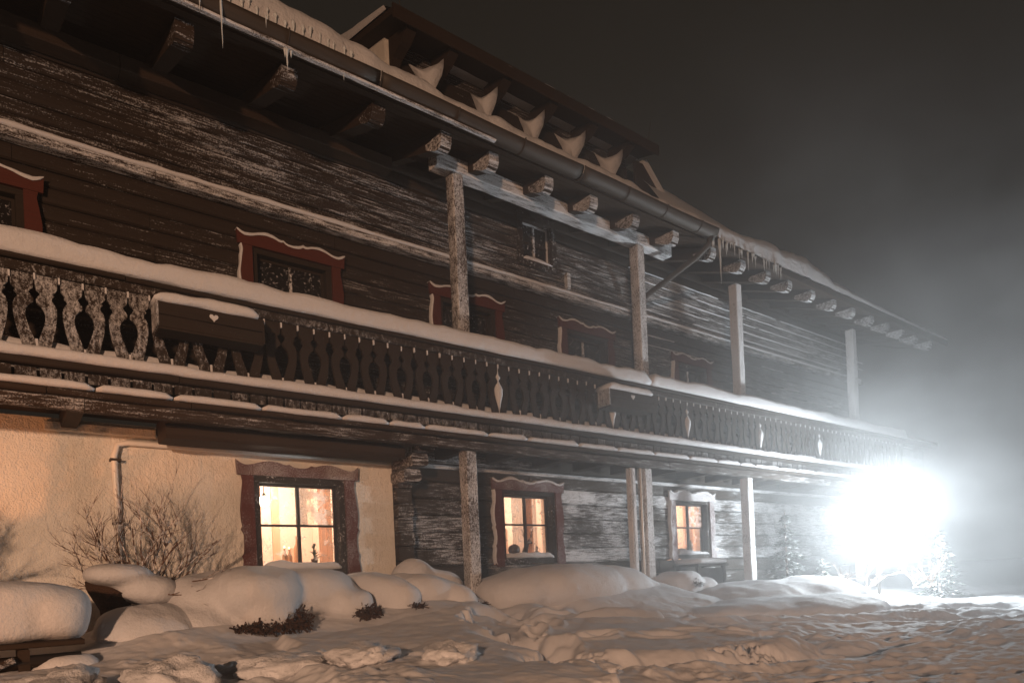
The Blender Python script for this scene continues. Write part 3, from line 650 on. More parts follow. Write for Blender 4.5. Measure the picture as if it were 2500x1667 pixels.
# roof: slab, boards under the eaves, snow
RX0, RX1 = -2.6, 18.6
zr = lambda y: 6.86 + SL * (y - 6.55)
V = []; b = B()
b.prism([(6.45, zr(6.45) + .03), (13.0, zr(13.0) + .03), (13.0, zr(13.0) + .10), (6.45, zr(6.45) + .10)], 'x', RX0, RX1)
b.mk('roof', 'beam', ch, rime=0.05)
b = B(); b.prism([(13.0, zr(13.0) + .03), (19.2, zr(6.8)), (19.2, zr(6.8) + .07), (13.0, zr(13.0) + .10)], 'x', RX0, RX1); b.mk('roof', 'beam', ch, rime=.05)
for k in range(12):
    y = 6.47 + k * .14; B().prism([(y, zr(y) + .003), (y + .134, zr(y + .134) + .003), (y + .134, zr(y + .134) + .026), (y, zr(y) + .026)], 'x', RX0, RX1).mk('soffit_board', 'beam', ch, rime=.08)
# snow on the roof: thickness varies along the eaves
thx = [-2.6, 1.2, 2.05, 2.35, 3.1, 3.9, 5.1, 6.5, 7.6, 8.4, 8.9, 9.3, 10.0, 10.6, 11.6, 12.4, 13.2, 14.7, 16, 18.6]
tht = [.62, .60, .50, .52, .44, .36, .32, .31, .29, .28, .28, .26, .30, .34, .42, .40, .20, .12, .08, .06]
xs = np.arange(RX0, RX1 + .01, .055); ys = [0, .0, .015, .06, .14, .26, .42, .65, .9, 1.3, 1.8, 2.6, 3.6, 5.2, 6.45]; qs = [0, .45, .72, .86, .93, .98, 1.0, 1.0, 1, 1, 1, 1, 1, 1, 1]
V = []
for x in xs:
    th = float(np.interp(x, thx, tht)) * (1 + .18 * mnoise.noise(Vector((x * 1.7, 1, 0)))) + .02 * mnoise.noise(Vector((x * 9, 1, 0)))
    y0_ = 6.43 + .03 * mnoise.noise(Vector((x * 4, 2, 0)))
    for a, q in zip(ys, qs):
        rip = (.10 * abs(mnoise.noise(Vector((x * 1.2 + a * 2.5, a * 5, 4)))) ) * q * min(1, th / .3)
        V.append((x, y0_ + a - .02 * q, zr(6.45 + a) + .102 + th * q - rip + (.018 * mnoise.noise(Vector((x * 16, 0, 7))) if a == 0 and q == 0 else 0)))
k = len(ys); n = len(xs)
F = [(i * k + j, (i + 1) * k + j, (i + 1) * k + j + 1, i * k + j + 1) for i in range(n - 1) for j in range(k - 1)]
mk('roof_snow', V, F, 'snow_rough', ch, True)
# eaves boards in front of the rafters, beyond the gutter
run('barge_board', 9.25, RX1, 6.44, 6.47, 6.80, 6.93, 'beam', .25, ch, .004)
# gutter: half round pipe with hooks
def gutter(x0, x1):
    n = 10; R_ = .115; cy, cz = 6.36, 6.93; V = []
    xx = np.linspace(x0, x1, 24)
    for x in xx:
        sag = .008 * math.sin(x * 2.1)
        for rr in (R_, R_ - .008):
            for i in range(n + 1):
                a = math.pi + math.pi * i / n if rr == R_ else 2 * math.pi - math.pi * i / n
                V.append((x, cy + rr * math.cos(a), cz + sag + rr * math.sin(a)))
    k = 2 * (n + 1); F = [(i * k + j, i * k + (j + 1) % k, (i + 1) * k + (j + 1) % k, (i + 1) * k + j) for i in range(len(xx) - 1) for j in range(k)] + [tuple(reversed(range(k))), tuple(range((len(xx) - 1) * k, len(xx) * k))]
    b = B(); b.v = V; b.f = F; return b.mk('gutter', 'metal', ch, True)
gut = [gutter(-2.5, 3.38), gutter(3.40, 6.28), gutter(6.30, 9.18)]
for x in (-.9, .1, 1.05, 2.42, 3.39, 4.35, 5.3, 6.29, 7.15, 7.95, 8.75):
    B().tube([(x, 6.36 + .125 * math.cos(math.pi + math.pi * i / 9), 6.93 + .125 * math.sin(math.pi + math.pi * i / 9)) for i in range(10)], .009, 5).mk('gutter_hook', 'metal', ch)
run('gutter_rime', -2.5, 4.9, 6.30, 6.36, 6.785, 6.812, 'beam', .74, ch, .006)
# down pipe from the gutter end, elbow back to the wall, then down beside the posts
B().tube([(9.1, 6.36, 6.84), (9.1, 6.40, 6.72), (9.06, 6.6, 6.60), (9.0, 7.2, 6.42), (8.98, 7.7, 6.3), (8.96, 7.86, 6.15), (8.95, 7.88, 5.9), (8.95, 7.88, 4.3)], .048, 10).mk('downpipe', 'metal', ch, True)
B().tube([(8.06, 7.10, 3.25), (8.06, 7.10, 1.25)], .018, 8).mk('downpipe', 'pipe', ch, True)
B().box(7.90, 8.02, 7.16, 7.26, 1.2, 3.26, .004, 20, .01).mk('post_board', 'post', ch, rime=.85)
# wall conduit on the plaster
B().tube([(4.15, 7.95, 3.19), (1.16, 7.95, 3.20), (1.06, 7.94, 3.17), (1.03, 7.94, 3.05), (1.045, 7.94, 1.3)], .030, 9).mk('conduit', 'pipe', ch, True)
B().box(.45, 1.42, 7.93, 7.998, 3.27, 3.36, .006, 8, .01).mk('wall_batten', 'plaster', ch)
for z in (3.0, 2.35, 1.95): B().box(.99, 1.09, 7.905, 7.998, z, z + .025).mk('pipe_clip', 'metal', ch)
# icicles
def icicle(x, y, z, L, r=.012):
    b = B(); m_ = 6; b.tube([(x + .006 * mnoise.noise(Vector((x * 9, i, 0))), y, z - L * i / m_) for i in range(m_ + 1)], [r * (1 - i / (m_ + .3)) * (1 + .25 * math.sin(i * 4 + x * 7)) for i in range(m_ + 1)], 6)
    return b.mk('icicle', 'ice', ch, True)
for x, z, L, r in ((1.80, 6.98, .52, .014), (1.55, 6.98, .2, .012), (1.62, 6.98, .28, .012), (2.42, 6.82, .24, .018), (2.40, 6.82, .12, .02), (2.46, 6.82, .10, .02), (2.2, 6.95, .12, .008), (3.0, 6.82, .10, .008)): icicle(x, 6.24 if z > 6.9 else 6.33, z, L, r)
rr = random.Random(4)
for k in range(44):
    x = 9.22 + rr.random() ** 1.4 * 2.1; icicle(x, 6.42, 6.90 + rr.uniform(-.03, .05), rr.uniform(.05, .22), rr.uniform(.008, .02))
icicle(9.42, 6.42, 6.90, .72, .026); icicle(10.2, 6.42, 6.90, .32, .018)
for k in range(26): icicle(1.0 + k * .085 + rr.uniform(-.02, .02), 6.405, 7.14 + rr.uniform(-.02, .04), rr.uniform(.06, .17), rr.uniform(.012, .026))

# ---- dormer
DX0, DX1 = 4.02, 8.45
YD = 7.42
zc = lambda y: 8.22 + math.tan(math.radians(17)) * (y - 6.9)
dm = B().prism([(YD, zr(YD) + .1), (YD + .2, zr(YD + .2) + .1), (YD + .2, zc(YD + .2)), (YD, zc(YD))], 'x', DX0 + .12, DX1 - .05).mk('dormer', 'log', ch, rime=.5)
for k in range(4):
    z = 7.42 + k * .19
    B().box(DX0 + .12, DX1 - .05, YD - .03, YD - .002, z + .004, z + .186, .004, 14, .01).mk('cladding_board', 'log', dm, rime=(.95, .95, .86, .30)[k])
B().prism([(6.88, zc(6.88)), (11.5, zc(11.5)), (11.5, zc(11.5) + .08), (6.88, zc(6.88) + .08)], 'x', DX0 - .12, DX1 + .10).mk('dormer_roof', 'beam', dm, rime=.05)
B().box(DX0 - .12, DX1 + .10, 6.845, 6.878, 8.17, 8.335, .004, 20, .008).mk('fascia', 'beam', dm, rime=.14)
strip_snow('dormer_snow', DX0 + .9, DX1 + .1, 6.88, 8.6, 8.335, 8.372, dm, amp=.012, seed=41)
V = []; # snow on the left verge of the dormer roof
for i in range(26):
    y = 6.98 + 4.2 * i / 25; th = .05 + .13 * min(1, i / 8) * (1 + .3 * mnoise.noise(Vector((y * 3, 0, 0))))
    V += [(DX0 - .14, y, zc(y) + .082), (DX0 - .17, y, zc(y) + .085 + th * .6), (DX0 - .05, y, zc(y) + .085 + th), (DX0 + .7, y, zc(y) + .085 + th * .6), (DX0 + 1.2, y, zc(y) + .083)]
F = [(i * 5 + j, (i + 1) * 5 + j, (i + 1) * 5 + j + 1, i * 5 + j + 1) for i in range(25) for j in range(4)]
mk('dormer_snow', V, F, 'snow', dm, True)
B().prism([(YD, 7.35), (9.8, zr(9.8)), (9.8, zc(9.8)), (YD, zc(YD))], 'x', DX0 + .06, DX0 + .118).mk('cheek', 'plaster', dm)
for k, x in enumerate((4.12, 4.72, 5.56, 6.38, 7.17, 7.96)):
    b = B().prism([(6.93, zc(6.93) - .04), (6.93, zc(6.93) - .002), (YD - .03, zc(YD - .03) - .002), (YD - .03, zc(YD) - .36), (YD - .12, zc(YD) - .30), (7.08, zc(7.0) - .13)], 'x', x, x + .13).mk('bracket', 'beam', dm, rime=.22)
    # pointed snow wedge packed against the bracket
    x1_ = x - .005; wk = random.uniform(.5, .8); ol = [(-.46, 8.16), (-.36, 8.11), (-.26, 8.08), (-.16, 8.09), (-.07, 8.12), (0, 8.17), (-.005, 8.06), (-.03, 7.96), (-.085, 7.86), (-.17, 7.72), (-.20, 7.84), (-.26, 7.95), (-.35, 8.06)]
    jw = lambda q: 1 + .10 * mnoise.noise(Vector((q * 9, k * 3.1, 0)))
    V = [(x1_ + p * wk * jw(q), YD - .05 - .30 * (1 + p / .46) ** 1.3, 7.95 + (q - 7.95) * jw(p)) for p, q in ol] + [(x1_ + p * .8 * wk, YD - .03, 7.95 + (q - 7.95) * .85) for p, q in ol] + [(x1_ - .17, YD - .20, 7.99)]
    no = len(ol); F = [(i, (i + 1) % no, 2 * no) for i in range(no)] + [((i + 1) % no, i, no + i, no + (i + 1) % no) for i in range(no)]
    if k: mk('snow_wedge', V, F, 'snow_rough', b, True)
# closing board and snow bank at the dormer's right end
B().prism([(DX1 - .05, 7.35), (DX1 + 1.0, 7.40), (DX1 + .12, 8.22), (DX1 - .05, 8.22)], 'y', 7.2, 7.26).mk('end_board', 'beam', dm, rime=.08)
B().prism([(DX1 + 1.0, 7.40), (DX1 + 1.07, 7.44), (DX1 + .17, 8.29), (DX1 + .08, 8.26)], 'y', 7.16, 7.28).mk('verge_snow', 'snow', dm)
V = []; n = 60; k = 16
for i in range(n):
    x = DX1 + .1 + 5.4 * i / (n - 1); u = i / (n - 1); hh = float(np.interp(x, [8.5, 9.4, 9.9, 10.6, 11.4, 12.4, 13.5, 14.2], [8.62, 8.55, 8.52, 8.42, 8.2, 7.95, 7.62, 7.5]))
    for j in range(k):
        v = j / (k - 1); y = 6.62 + v * 3.6; base = zr(y) + .12; w_ = min(1, v / .36)
        z = max(base, base + (hh - base) * w_ ** .8) + .02 * mnoise.noise(Vector((x * 8, y * 3, 0))) + .03 * mnoise.noise(Vector((x * 2, y * 2, 0)))
        
        V.append((x, y, z if 0 < i < n - 1 else base + (z - base) * (1 if i == 0 else 0)))
F = [(i * k + j, (i + 1) * k + j, (i + 1) * k + j + 1, i * k + j + 1) for i in range(n - 1) for j in range(k - 1)]
mk('snow_bank', V, F, 'snow_rough', dm, True)
B().tube([(4.02, 6.9, 8.33), (4.02, 6.9, 9.4)], .007, 5).mk('lightning_rod', 'metal', dm)
B().tube([(8.35, 6.9, 8.33), (8.46, 6.9, 8.75)], .005, 5).mk('lightning_rod', 'metal', dm)

# ---- flower boxes hanging on the railing
def flower_box(x0, label):
    e = empty('flower_box', (x0 + .45, 6.8, 4.02), label, 'flower box', 'flower boxes on the balcony rail')
    L = .92
    B().box(x0, x0 + L, 6.70, 6.722, 4.03, 4.14, .003, 6, .006).mk('front_board', 'board', e, rime=.30); B().box(x0, x0 + L, 6.70, 6.722, 4.145, 4.265, .003, 6, .006).mk('front_board', 'board', e, rime=.10)
    B().box(x0 - .02, x0 - .001, 6.70, 6.93, 4.03, 4.265, 0, 1, .004).mk('end_board', 'board', e, rime=.75); B().box(x0 + L + .001, x0 + L + .02, 6.70, 6.93, 4.03, 4.265, 0, 1, .004).mk('end_board', 'board', e, rime=.3)
    B().box(x0, x0 + L, 6.915, 6.93, 4.03, 4.26).mk('back_board', 'board', e, rime=.1); B().box(x0, x0 + L, 6.70, 6.93, 4.01, 4.028).mk('bottom_board', 'board', e, rime=.1)
    h = [(0, -.032), (.012, -.014), (.034, .004), (.040, .022), (.030, .036), (.012, .036), (0, .022)]; h = h + [(-p, q) for p, q in reversed(h[1:-1])]
    B().prism([(x0 + .47 + p, 4.185 + q) for p, q in h], 'y', 6.692, 6.699).mk('carved_heart', 'snow', e)
    strip_snow('snow_cap', x0 - .035, x0 + L - .04, 6.665, 6.95, 4.262, 4.36, e, amp=.02, seed=x0 * 3, step=.05)
    return e
flower_box(1.27, 'snow-capped flower box with a carved heart, the near one left on the balcony rail')
flower_box(7.05, 'far flower box with a carved heart on the balcony rail, hazed by the flood light')

# ---- annex beyond the end of the chalet
an = empty('annex', (20.5, 9, 0), 'low annex wall with flat snowy roof edge beyond the chalet, faint in the glare', 'building')
for c in range(16): B().box(XE + .02, 23.6, 9.0, 9.2, .8 + c * .27, .8 + c * .27 + .262, .004, 8, .015).mk('log', 'log', an, rime=.5)
B().prism([(8.7, 5.15), (13, 6.0), (13, 6.12), (8.7, 5.28)], 'x', XE + .05, 23.9).mk('roof', 'beam', an, rime=.2)
B().box(23.4, 23.6, 9.21, 12.9, .8, 5.2).mk('gable_wall', 'log', an, rime=.4)
strip_snow('roof_snow', XE + .05, 23.9, 8.66, 12.9, 5.28, 5.36, an, amp=.03, seed=51, step=.2)

# ------------------------------------------------------------------ snow mounds (benches, pots and shrubs buried in snow)
def blob(name, ells, mat, label, cat, voxel=.035, smooth_n=6, noise_amp=.02, group=None, parent=None):
    bm = bmesh.new()
    for (cx, cy, cz, rx, ry, rz, *e) in ells:
        m_ = Matrix.Translation((cx, cy, cz)) @ Matrix.Rotation(e[0] if e else 0, 4, 'Z') @ Matrix.Rotation(e[1] if len(e) > 1 else 0, 4, 'Y')
        r = bmesh.ops.create_uvsphere(bm, u_segments=32, v_segments=20, radius=1)
        p = e[2] if len(e) > 2 else 2.6
        for v in r['verts']:
            c = v.co; q = (abs(c.x) ** p + abs(c.y) ** p + abs(c.z) ** p) ** (1 / p) or 1; c = c / q
            v.co = m_ @ Vector((c.x * rx, c.y * ry, c.z * rz))
    me = bpy.data.meshes.new(name); bm.to_mesh(me); bm.free(); o = bpy.data.objects.new(name, me); COL.objects.link(o)
    md = o.modifiers.new('r', 'REMESH'); md.mode = 'VOXEL'; md.voxel_size = voxel; md.use_smooth_shade = True
    s = o.modifiers.new('s', 'SMOOTH'); s.iterations = smooth_n; s.factor = .5
    dg = bpy.context.evaluated_depsgraph_get(); dg.update(); me2 = bpy.data.meshes.new_from_object(o.evaluated_get(dg)); o.modifiers.clear(); o.data = me2
    V = np.empty(len(me2.vertices) * 3); me2.vertices.foreach_get('co', V); V = V.reshape(-1, 3); Nn = np.array([v.normal for v in me2.vertices])
    d = np.array([mnoise.fractal(Vector(v) * 1.7, 1.0, 2.0, 3) + .22 * abs(mnoise.noise(Vector((v[0] * 5, v[1] * 5, v[2] * 2.2)))) for v in V]); V = V + Nn * (d * noise_amp)[:, None]
    c = np.array([(V[:, 0].min() + V[:, 0].max()) / 2, (V[:, 1].min() + V[:, 1].max()) / 2, V[:, 2].min()]); me2.vertices.foreach_set('co', (V - c).ravel()); me2.update()
    me2.materials.clear(); me2.materials.append(M[mat]); me2.polygons.foreach_set('use_smooth', [True] * len(me2.polygons)); ORI[o] = Vector(c)
    if parent: o.parent = parent; o.location = Vector(c) - ORI[parent]
    else: o.location = c; tag(o, label, cat, group)
    return o
# bench on the far left: planks, legs and a thick cushion of snow
bn = empty('snow_covered_bench', (-.1, 6.3, 1.1), 'wooden bench under a thick block of snow at left edge by the plaster wall', 'bench')
blob('snow_cushion', [(-.62, 6.35, 1.52, 1.15, .50, .235, 0, 0, 5), (.38, 6.3, 1.50, .22, .44, .215, 0, .12, 3)], 'snow', None, None, parent=bn, noise_amp=.012)
for k, (y0, y1) in enumerate(((5.86, 6.0), (6.02, 6.16), (6.18, 6.32), (6.34, 6.48), (6.5, 6.64))): B().box(-1.75, .52, y0, y1, 1.27, 1.31, .005, 10, .008).mk('seat_plank', 'beam', bn, rime=.05)
for x in (-1.1, -.38, .12): B().box(x, x + .07, 5.9, 6.6, 1.02, 1.265, .004, 3, .01).mk('leg', 'beam', bn, rime=.1)
B().tube([(-1.7, 5.92, 1.16), (.50, 5.95, 1.17)], .05, 8).mk('log_rail', 'beam', bn, True, rime=.3)
B().tube([(-.25, 5.86, 1.05), (.10, 5.85, 1.20)], .025, 6).mk('brace', 'beam', bn, rime=.6)
blob('lower_snow', [(-.1, 6.1, 1.06, .9, .25, .07, 0, 0, 2.5), (.42, 5.98, 1.12, .2, .14, .09)], 'snow', None, None, parent=bn)
# capped planter beside it
pl = empty('planter', (.92, 7.0, 1.2), 'brown planter with mushroom-shaped snow cap beside the bare bush', 'planter')
blob('snow_cap', [(.88, 6.92, 1.80, .27, .3, .115, 0, .05, 2.3), (1.10, 6.95, 1.66, .26, .3, .14, 0, .1)], 'snow', None, None, parent=pl, voxel=.025)
b = B(); b.tube([(.86, 7.0, 1.30), (.86, 7.0, 1.5), (.84, 6.96, 1.69), (.84, 6.94, 1.73)], [.10, .12, .20, .21], 12); b.mk('pot', 'brush', pl, True)
def brush(name, spots, parent, seed):
    b = B(); rr = random.Random(seed)
    for (x, y, z, rx, rz, n) in spots:
        for i in range(n):
            a = rr.uniform(-1, 1); c = rr.uniform(-1, 1); p = Vector((x + rx * a, y + rr.uniform(-.06, .02), z + rz * c * (1 - a * a)))
            d = Vector((rr.uniform(-1, 1), rr.uniform(-1, .2), rr.uniform(-1, .6))).normalized() * rr.uniform(.03, .08); q = p + d; w = Vector((rr.uniform(-1, 1), 0, rr.uniform(-1, 1))) * .02
            b.add([tuple(p), tuple(q), tuple(q + w), tuple(p + w * .6)], [(0, 1, 2, 3)])
    return mk(name, b.v, b.f, 'brush', parent)
def mound(name, label, cat, ells, spots=(), seed=1, voxel=.035, noise_amp=.05, smooth_n=16):
    e = empty(name, (ells[0][0], ells[0][1], 1.15), label, cat); blob('snow_cover', ells, 'snow', None, None, voxel, smooth_n, noise_amp, parent=e)
    if spots: brush('dry_leaves', spots, e, seed)
    return e
mound('snow_mound', 'sloping bank of snow between the planter and the bare bush', 'snow mound', [(1.05, 6.75, 1.25, .42, .55, .30, 0, .1), (1.45, 6.9, 1.28, .4, .5, .28)])
mound('buried_hedge', 'big double snow mound with brown leaves beneath, under the plaster-wall window', 'hedge',
      [(1.50, 6.75, 1.26, .42, .45, .24, 0, .3, 2.2), (1.62, 6.95, 1.46, .38, .50, .30, 0, .2), (1.98, 6.85, 1.58, .48, .62, .27, 0, 0), (2.02, 6.60, 1.40, .30, .36, .20), (2.62, 7.05, 1.55, .52, .55, .26), (2.90, 6.80, 1.42, .30, .38, .22, .3, .15)],
      [(2.02, 6.30, 1.27, .34, .06, 620), (2.30, 6.34, 1.33, .09, .10, 160), (3.04, 6.44, 1.33, .13, .07, 320), (1.56, 6.42, 1.17, .1, .03, 120)], 3)
mound('buried_shrub', 'middle snow lobe with a bluish lit edge just right of the double mound', 'shrub', [(3.40, 7.1, 1.50, .34, .55, .26, .25, .1), (3.52, 6.85, 1.40, .22, .4, .24, .3, .3)], [(3.62, 6.42, 1.36, .06, .04, 90)], 4)
mound('buried_shrub', 'last drooping snow lobe left of the first ground-floor post', 'shrub', [(3.95, 7.05, 1.48, .42, .5, .24, .3, .1), (4.28, 6.85, 1.36, .26, .40, .22, .3, .35)], [(4.5, 6.46, 1.31, .07, .05, 110)], 5)
mound('snow_heap', 'pointed heap of snow against the log wall behind the first post', 'snow heap', [(4.25, 7.6, 1.66, .30, .32, .30, 0, 0, 1.7), (4.62, 7.6, 1.58, .35, .3, .20, 0, .2, 1.9)], noise_amp=.03)
mound('buried_bench', 'long smooth snow mound below the stag window, right of the first post', 'snow mound',
      [(5.45, 7.0, 1.44, .62, .60, .30, 0, -.1, 2.3), (6.2, 6.95, 1.44, 1.0, .70, .35, 0, 0, 2.4), (7.05, 7.0, 1.44, .85, .6, .31, 0, .10, 2.3), (7.75, 6.9, 1.34, .30, .42, .20, 0, .4)], [(8.0, 6.62, 1.28, .06, .03, 60)], 6, .04, .03)
mound('snow_boulder', 'round snowy boulder with dark leaves right of the second post', 'boulder', [(8.75, 7.0, 1.40, .36, .36, .22), (9.1, 6.95, 1.30, .30, .34, .18)], [(8.72, 6.68, 1.42, .12, .07, 120)], 7)
tb = empty('garden_table', (9.95, 7.5, 1.1), 'small dark table with flat snow top below the hazed window', 'table')
blob('snow_top', [(9.95, 7.45, 1.78, .48, .32, .06, 0, 0, 4)], 'snow', None, None, parent=tb, noise_amp=.01)
B().box(9.52, 10.38, 7.18, 7.74, 1.69, 1.73, .004, 6, .01).mk('table_top', 'beam', tb, rime=.2)
for x in (9.56, 10.28):
    for y in (7.22, 7.64): B().box(x, x + .06, y, y + .06, 1.0, 1.689).mk('leg', 'beam', tb, rime=.3)
B().box(9.60, 10.3, 7.24, 7.27, 1.2, 1.66, .003, 5).mk('side_panel', 'board', tb, rime=.35)
# wind drift running along the posts on the right
mound('snow_drift', 'smooth snow drift on the right glowing in the flood light', 'snow drift', [(9.6, 6.2, 1.12, 1.3, .9, .28, 0, .0, 2.1), (10.6, 5.9, 1.10, 1.2, .9, .32, .1, 0, 2.1), (8.6, 5.5, 1.02, 1.5, .9, .18, 0, 0, 2), (9.3, 4.9, .98, 1.3, .8, .22, .1, 0, 2)], voxel=.06, smooth_n=14, noise_amp=.05)

# frozen clods in the near foreground
rr = random.Random(12)
def clod(x, y, r, label, sq=.6):
    bm = bmesh.new(); bmesh.ops.create_icosphere(bm, subdivisions=4, radius=1); z0 = float(height(np.array(x), np.array(y)))
    for v in bm.verts:
        n_ = v.co.normalized(); d = 1 + .35 * mnoise.fractal(n_ * 1.6 + Vector((x * 7, y * 3, 0)), 1, 2, 4) + .10 * mnoise.fractal(n_ * 7 + Vector((x, y, 0)), 1, 2, 3)
        v.co = Vector((n_.x * r * 1.35 * d, n_.y * r * d, n_.z * r * sq * d))
    me = bpy.data.meshes.new('snow_clod'); bm.to_mesh(me); bm.free(); me.materials.append(M['snow_rough']); me.polygons.foreach_set('use_smooth', [True] * len(me.polygons))
    o = bpy.data.objects.new('snow_clod', me); COL.objects.link(o); o.location = (x, y, z0 + r * .15); o.rotation_euler = (0, 0, rr.random() * 3)
    tag(o, label, 'snow clod', 'broken snow clods in the foreground'); return o
clod(.28, 4.55, .24, 'broad crusted snow clod lowest at the left edge, in front of the bench', .5)
clod(.78, 4.35, .24, 'pointed frozen snow clod second from the left edge in the foreground', .62)
clod(.05, 4.7, .13, 'small snow clod cut by the left edge of the picture')
clod(1.22, 4.75, .12, 'small pale clod right of the pointed one at the bottom left')
clod(1.55, 4.5, .26, 'low wide lumpy clod at the bottom, below the brown-leaved mound', .42)
clod(1.95, 4.2, .22, 'lumpy clod on the bottom edge, left of the crusted panel', .42)
clod(2.35, 3.75, .17, 'small clod on the bottom edge in front of the crusted panel', .5)
clod(3.0, 3.15, .16, 'clod beside the deep footprints at the bottom edge', .5)

# ------------------------------------------------------------------ plants
def grow(b, p, d, L, r, depth, rr, spread=.7, up_=.25, k=5):
    n = 4; pts = [p.copy()]; q = p.copy(); dd = d.copy()
    for i in range(n):
        dd = (dd + Vector((rr.uniform(-1, 1), rr.uniform(-1, 1), rr.uniform(-.8, 1))) * .16 + Vector((0, 0, up_ * .08))).normalized(); q = q + dd * (L / n); pts.append(q.copy())
    b.tube(pts, [r * (1 - .45 * i / n) for i in range(n + 1)], k)
    if depth == 0: return
    for i in range(rr.choice((3, 3, 4))):
        t_ = rr.randint(1, n); a = (dd + Vector((rr.uniform(-1, 1), rr.uniform(-1, 1), rr.uniform(-.6, 1))) * spread).normalized()
        grow(b, pts[t_], a, L * rr.uniform(.5, .75), r * .55, depth - 1, rr, spread, up_, 4 if depth < 2 else 5)
rr = random.Random(21); bu = empty('bare_bush', (1.25, 7.35, 1.4), 'bare twiggy bush with rimed branches against the plaster wall', 'bush')
for (dx, dz, L) in ((-.95, .55, .36), (-.75, .8, .42), (-.55, 1, .40), (-.35, 1.1, .48), (-.1, 1.2, .50), (.15, 1.2, .52), (.3, 1, .44), (.55, .8, .40), (.75, .75, .36), (-1.1, .3, .30), (.9, .45, .26), (-.2, .8, .45), (-.65, .5, .45), (.4, 1.3, .5), (-.9, 1.0, .4), (1.0, .7, .36), (.05, .9, .4)):
    b = B(); grow(b, Vector((1.18 + dx * .12, 7.35 + rr.uniform(-.1, .1), 1.62)), Vector((dx, rr.uniform(-.25, .15), dz)).normalized(), L * 1.3, .010, 3, rr, .8); b.mk('branch', 'twig', bu, True)
for (x0_, z0_, dx, dz) in ((1.45, 1.72, 1, -.05), (1.6, 1.66, .9, .1), (1.2, 1.62, .6, -.25)):
    b = B(); grow(b, Vector((x0_, 6.72, z0_)), Vector((dx, -.5, dz)).normalized(), .28, .006, 2, rr, .6, -.1); b.mk('branch', 'twig', bu, True)
# tall bare tree just outside the left edge, its branches shade the plaster wall
rr = random.Random(5); bt = empty('bare_tree', (-1.15, 6.6, .9), 'bare tree beside the left edge whose branches shade the plaster wall', 'tree')
b = B(); b.tube([(-1.15, 6.6, .8), (-1.12, 6.6, 1.4), (-1.1, 6.62, 1.9)], [.045, .035, .02], 8); b.mk('trunk', 'twig', bt, True)
for (a, L) in ((Vector((.6, .05, .9)), .42), (Vector((.9, .1, .5)), .40), (Vector((.2, .1, 1.1)), .5), (Vector((.9, .05, .15)), .40), (Vector((.45, .1, 1.0)), .45), (Vector((.8, .0, .3)), .38), (Vector((-.3, .0, 1)), .4)):
    b = B(); grow(b, Vector((-1.12, 6.6, rr.uniform(1.2, 1.85))), a.normalized(), L * 1.55, .022, 3, rr, .55); b.mk('branch', 'twig', bt, True)
def conifer(x, y, z, h, r, label, n=700, seed=1):
    rr = random.Random(seed); e = empty('young_conifer', (x, y, z), label, 'conifer', 'young conifers by the flood light'); B().tube([(x, y, z - .2), (x, y, z + h)], [.03, .005], 6).mk('trunk', 'twig', e)
    b = B()
    for i in range(n):
        t_ = rr.random() ** 1.3; lay = math.floor(t_ * 7) / 7; t2 = lay + (t_ - lay) * .5; a = rr.random() * 6.283; w = r * (1 - t2) * rr.uniform(.25, 1); p = Vector((x + w * math.cos(a), y + w * math.sin(a), z + h * t2 - w * .35 + rr.uniform(-.03, .03)))
        d = Vector((math.cos(a), math.sin(a), rr.uniform(-.5, .3))) * rr.uniform(.05, .11); s_ = Vector((-math.sin(a), math.cos(a), rr.uniform(-.3, .3))) * rr.uniform(.015, .035)
        b.add([tuple(p - s_), tuple(p + d), tuple(p + s_), tuple(p - d * .4)], [(0, 1, 2, 3)])
    mk('crown', b.v, b.f, 'needle', e); return e
conifer(11.1, 6.5, 1.25, 1.35, .55, 'larger snow-dusted young conifer just left of the flood light', 1500, 3)
conifer(11.9, 6.3, 1.15, .6, .45, 'low snow-dusted conifer below the flood light', 800, 4)
conifer(13.6, 5.0, 1.1, 1.1, .5, 'snow-dusted young conifer to the right of the flood light', 1200, 5)
rr = random.Random(9)
for (x, y, s_, lab) in ((12.0, 5.7, 1, 'brushwood pile half buried below the flood light'), (13.2, 5.1, 1.1, 'twiggy brushwood to the right below the flood light')):
    e = empty('brushwood', (x, y, 1.1), lab, 'brushwood')
    for k in range(6):
        b = B(); grow(b, Vector((x + rr.uniform(-.6, .6), y + rr.uniform(-.3, .3), 1.15)), Vector((rr.uniform(-1, 1), rr.uniform(-.6, .6), rr.uniform(.1, .7))).normalized(), .4 * s_, .014, 2, rr, .9); b.mk('branch', 'twig', e)

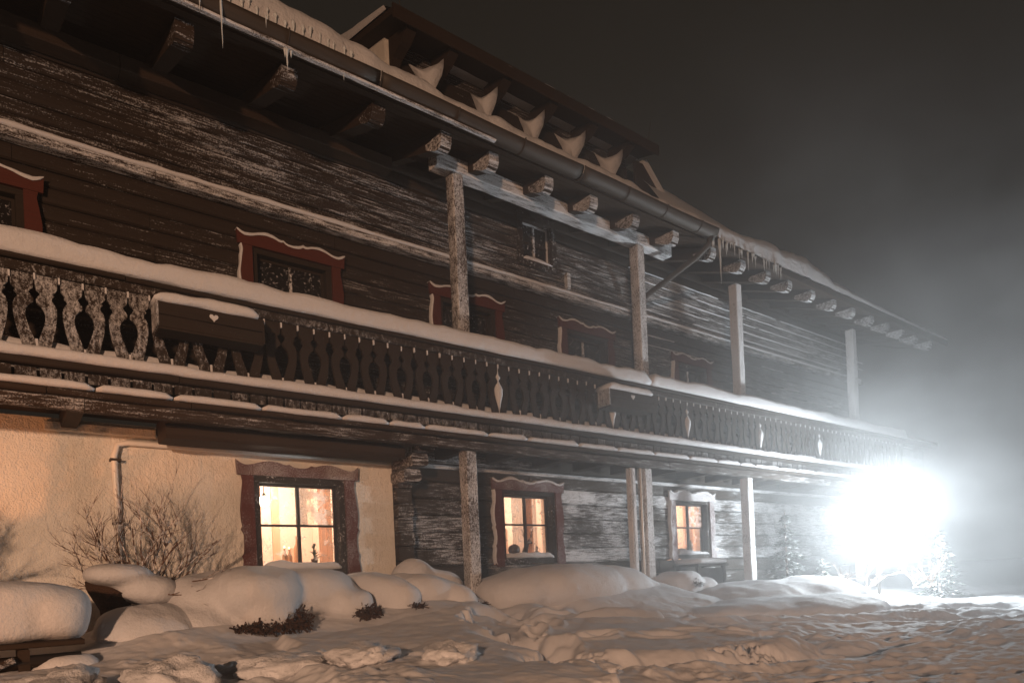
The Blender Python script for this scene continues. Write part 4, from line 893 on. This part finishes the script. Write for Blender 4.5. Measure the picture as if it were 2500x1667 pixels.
# ------------------------------------------------------------------ the flood light on its pole
fl = empty('flood_light', (FL.x, FL.y, 1.0), 'blazing white flood light on a pole at right, in front of the chalet end', 'flood light')
aim = (Vector((0, 0, 1.6)) - FL).normalized(); tq = aim.to_track_quat('Z', 'Y').to_matrix()
def orient(b): b.v = [tuple(FL + tq @ Vector(p)) for p in b.v]; return b
n = 28
b = B(); b.tube([(0, 0, -.16), (0, 0, -.10), (0, 0, -.001)], [.10, .20, .26], n); orient(b).mk('housing', 'metal', fl, True)
b = B(); b.tube([(0, 0, .002), (0, 0, .012)], .245, n); orient(b).mk('lens', 'lens', fl)
B().tube([(FL.x + .16, FL.y + .07, 1.0), (FL.x + .16, FL.y + .07, FL.z + .05)], .03, 8).mk('pole', 'metal', fl)

# ------------------------------------------------------------------ air full of blown snow
def volume(name, verts_box, dens, col, aniso=0.3, tex=None):
    m, t = nt(name); o = N(t, 'ShaderNodeOutputMaterial'); v = N(t, 'ShaderNodeVolumePrincipled'); v.inputs['Color'].default_value = (*col, 1); v.inputs['Anisotropy'].default_value = aniso
    v.inputs['Density'].default_value = dens
    if tex: tex(t, v)
    t.links.new(v.outputs[0], o.inputs['Volume'])
    b = B(); b.box(*verts_box); ob = b.mk(name, m); tag(ob, kind='stuff'); return ob
volume('haze', (-12, 40, -12, 30, -1, 11), .0027, (.92, .95, 1.0), .2)
def gust(t, v):
    g = N(t, 'ShaderNodeTexCoord'); mp = N(t, 'ShaderNodeMapping'); mp.inputs['Scale'].default_value = (.5, .6, .85); t.links.new(g.outputs['Object'], mp.inputs['Vector'])
    n_ = noise(t, mp.outputs[0], 1, 4, .6)
    d = N(t, 'ShaderNodeVectorMath', operation='LENGTH'); sc = N(t, 'ShaderNodeMapping'); sc.inputs['Location'].default_value = (0, 0, -.25); sc.inputs['Scale'].default_value = (1 / 13., 1 / 12., 1 / 5.7)
    t.links.new(g.outputs['Object'], sc.inputs['Vector']); t.links.new(sc.outputs[0], d.inputs[0])
    f = math_(t, 'SUBTRACT', 1, d.outputs['Value'], True)
    core = math_(t, 'MULTIPLY', math_(t, 'SUBTRACT', 1, math_(t, 'MULTIPLY', d.outputs['Value'], 4.0), True), .012)  # extra density around the lamp, added to round out its glow
    t.links.new(math_(t, 'ADD', core, math_(t, 'MULTIPLY', math_(t, 'MULTIPLY', f, 2.0, True), math_(t, 'MULTIPLY', math_(t, 'SUBTRACT', n_, .33, True), .33))), v.inputs['Density'])
volume('blown_snow', (FL.x - 13, FL.x + 13, FL.y - 12, FL.y + 12, .5, 10.8), .03, (.95, .97, 1.0), .5, gust)
S.cycles.volume_step_rate = 3
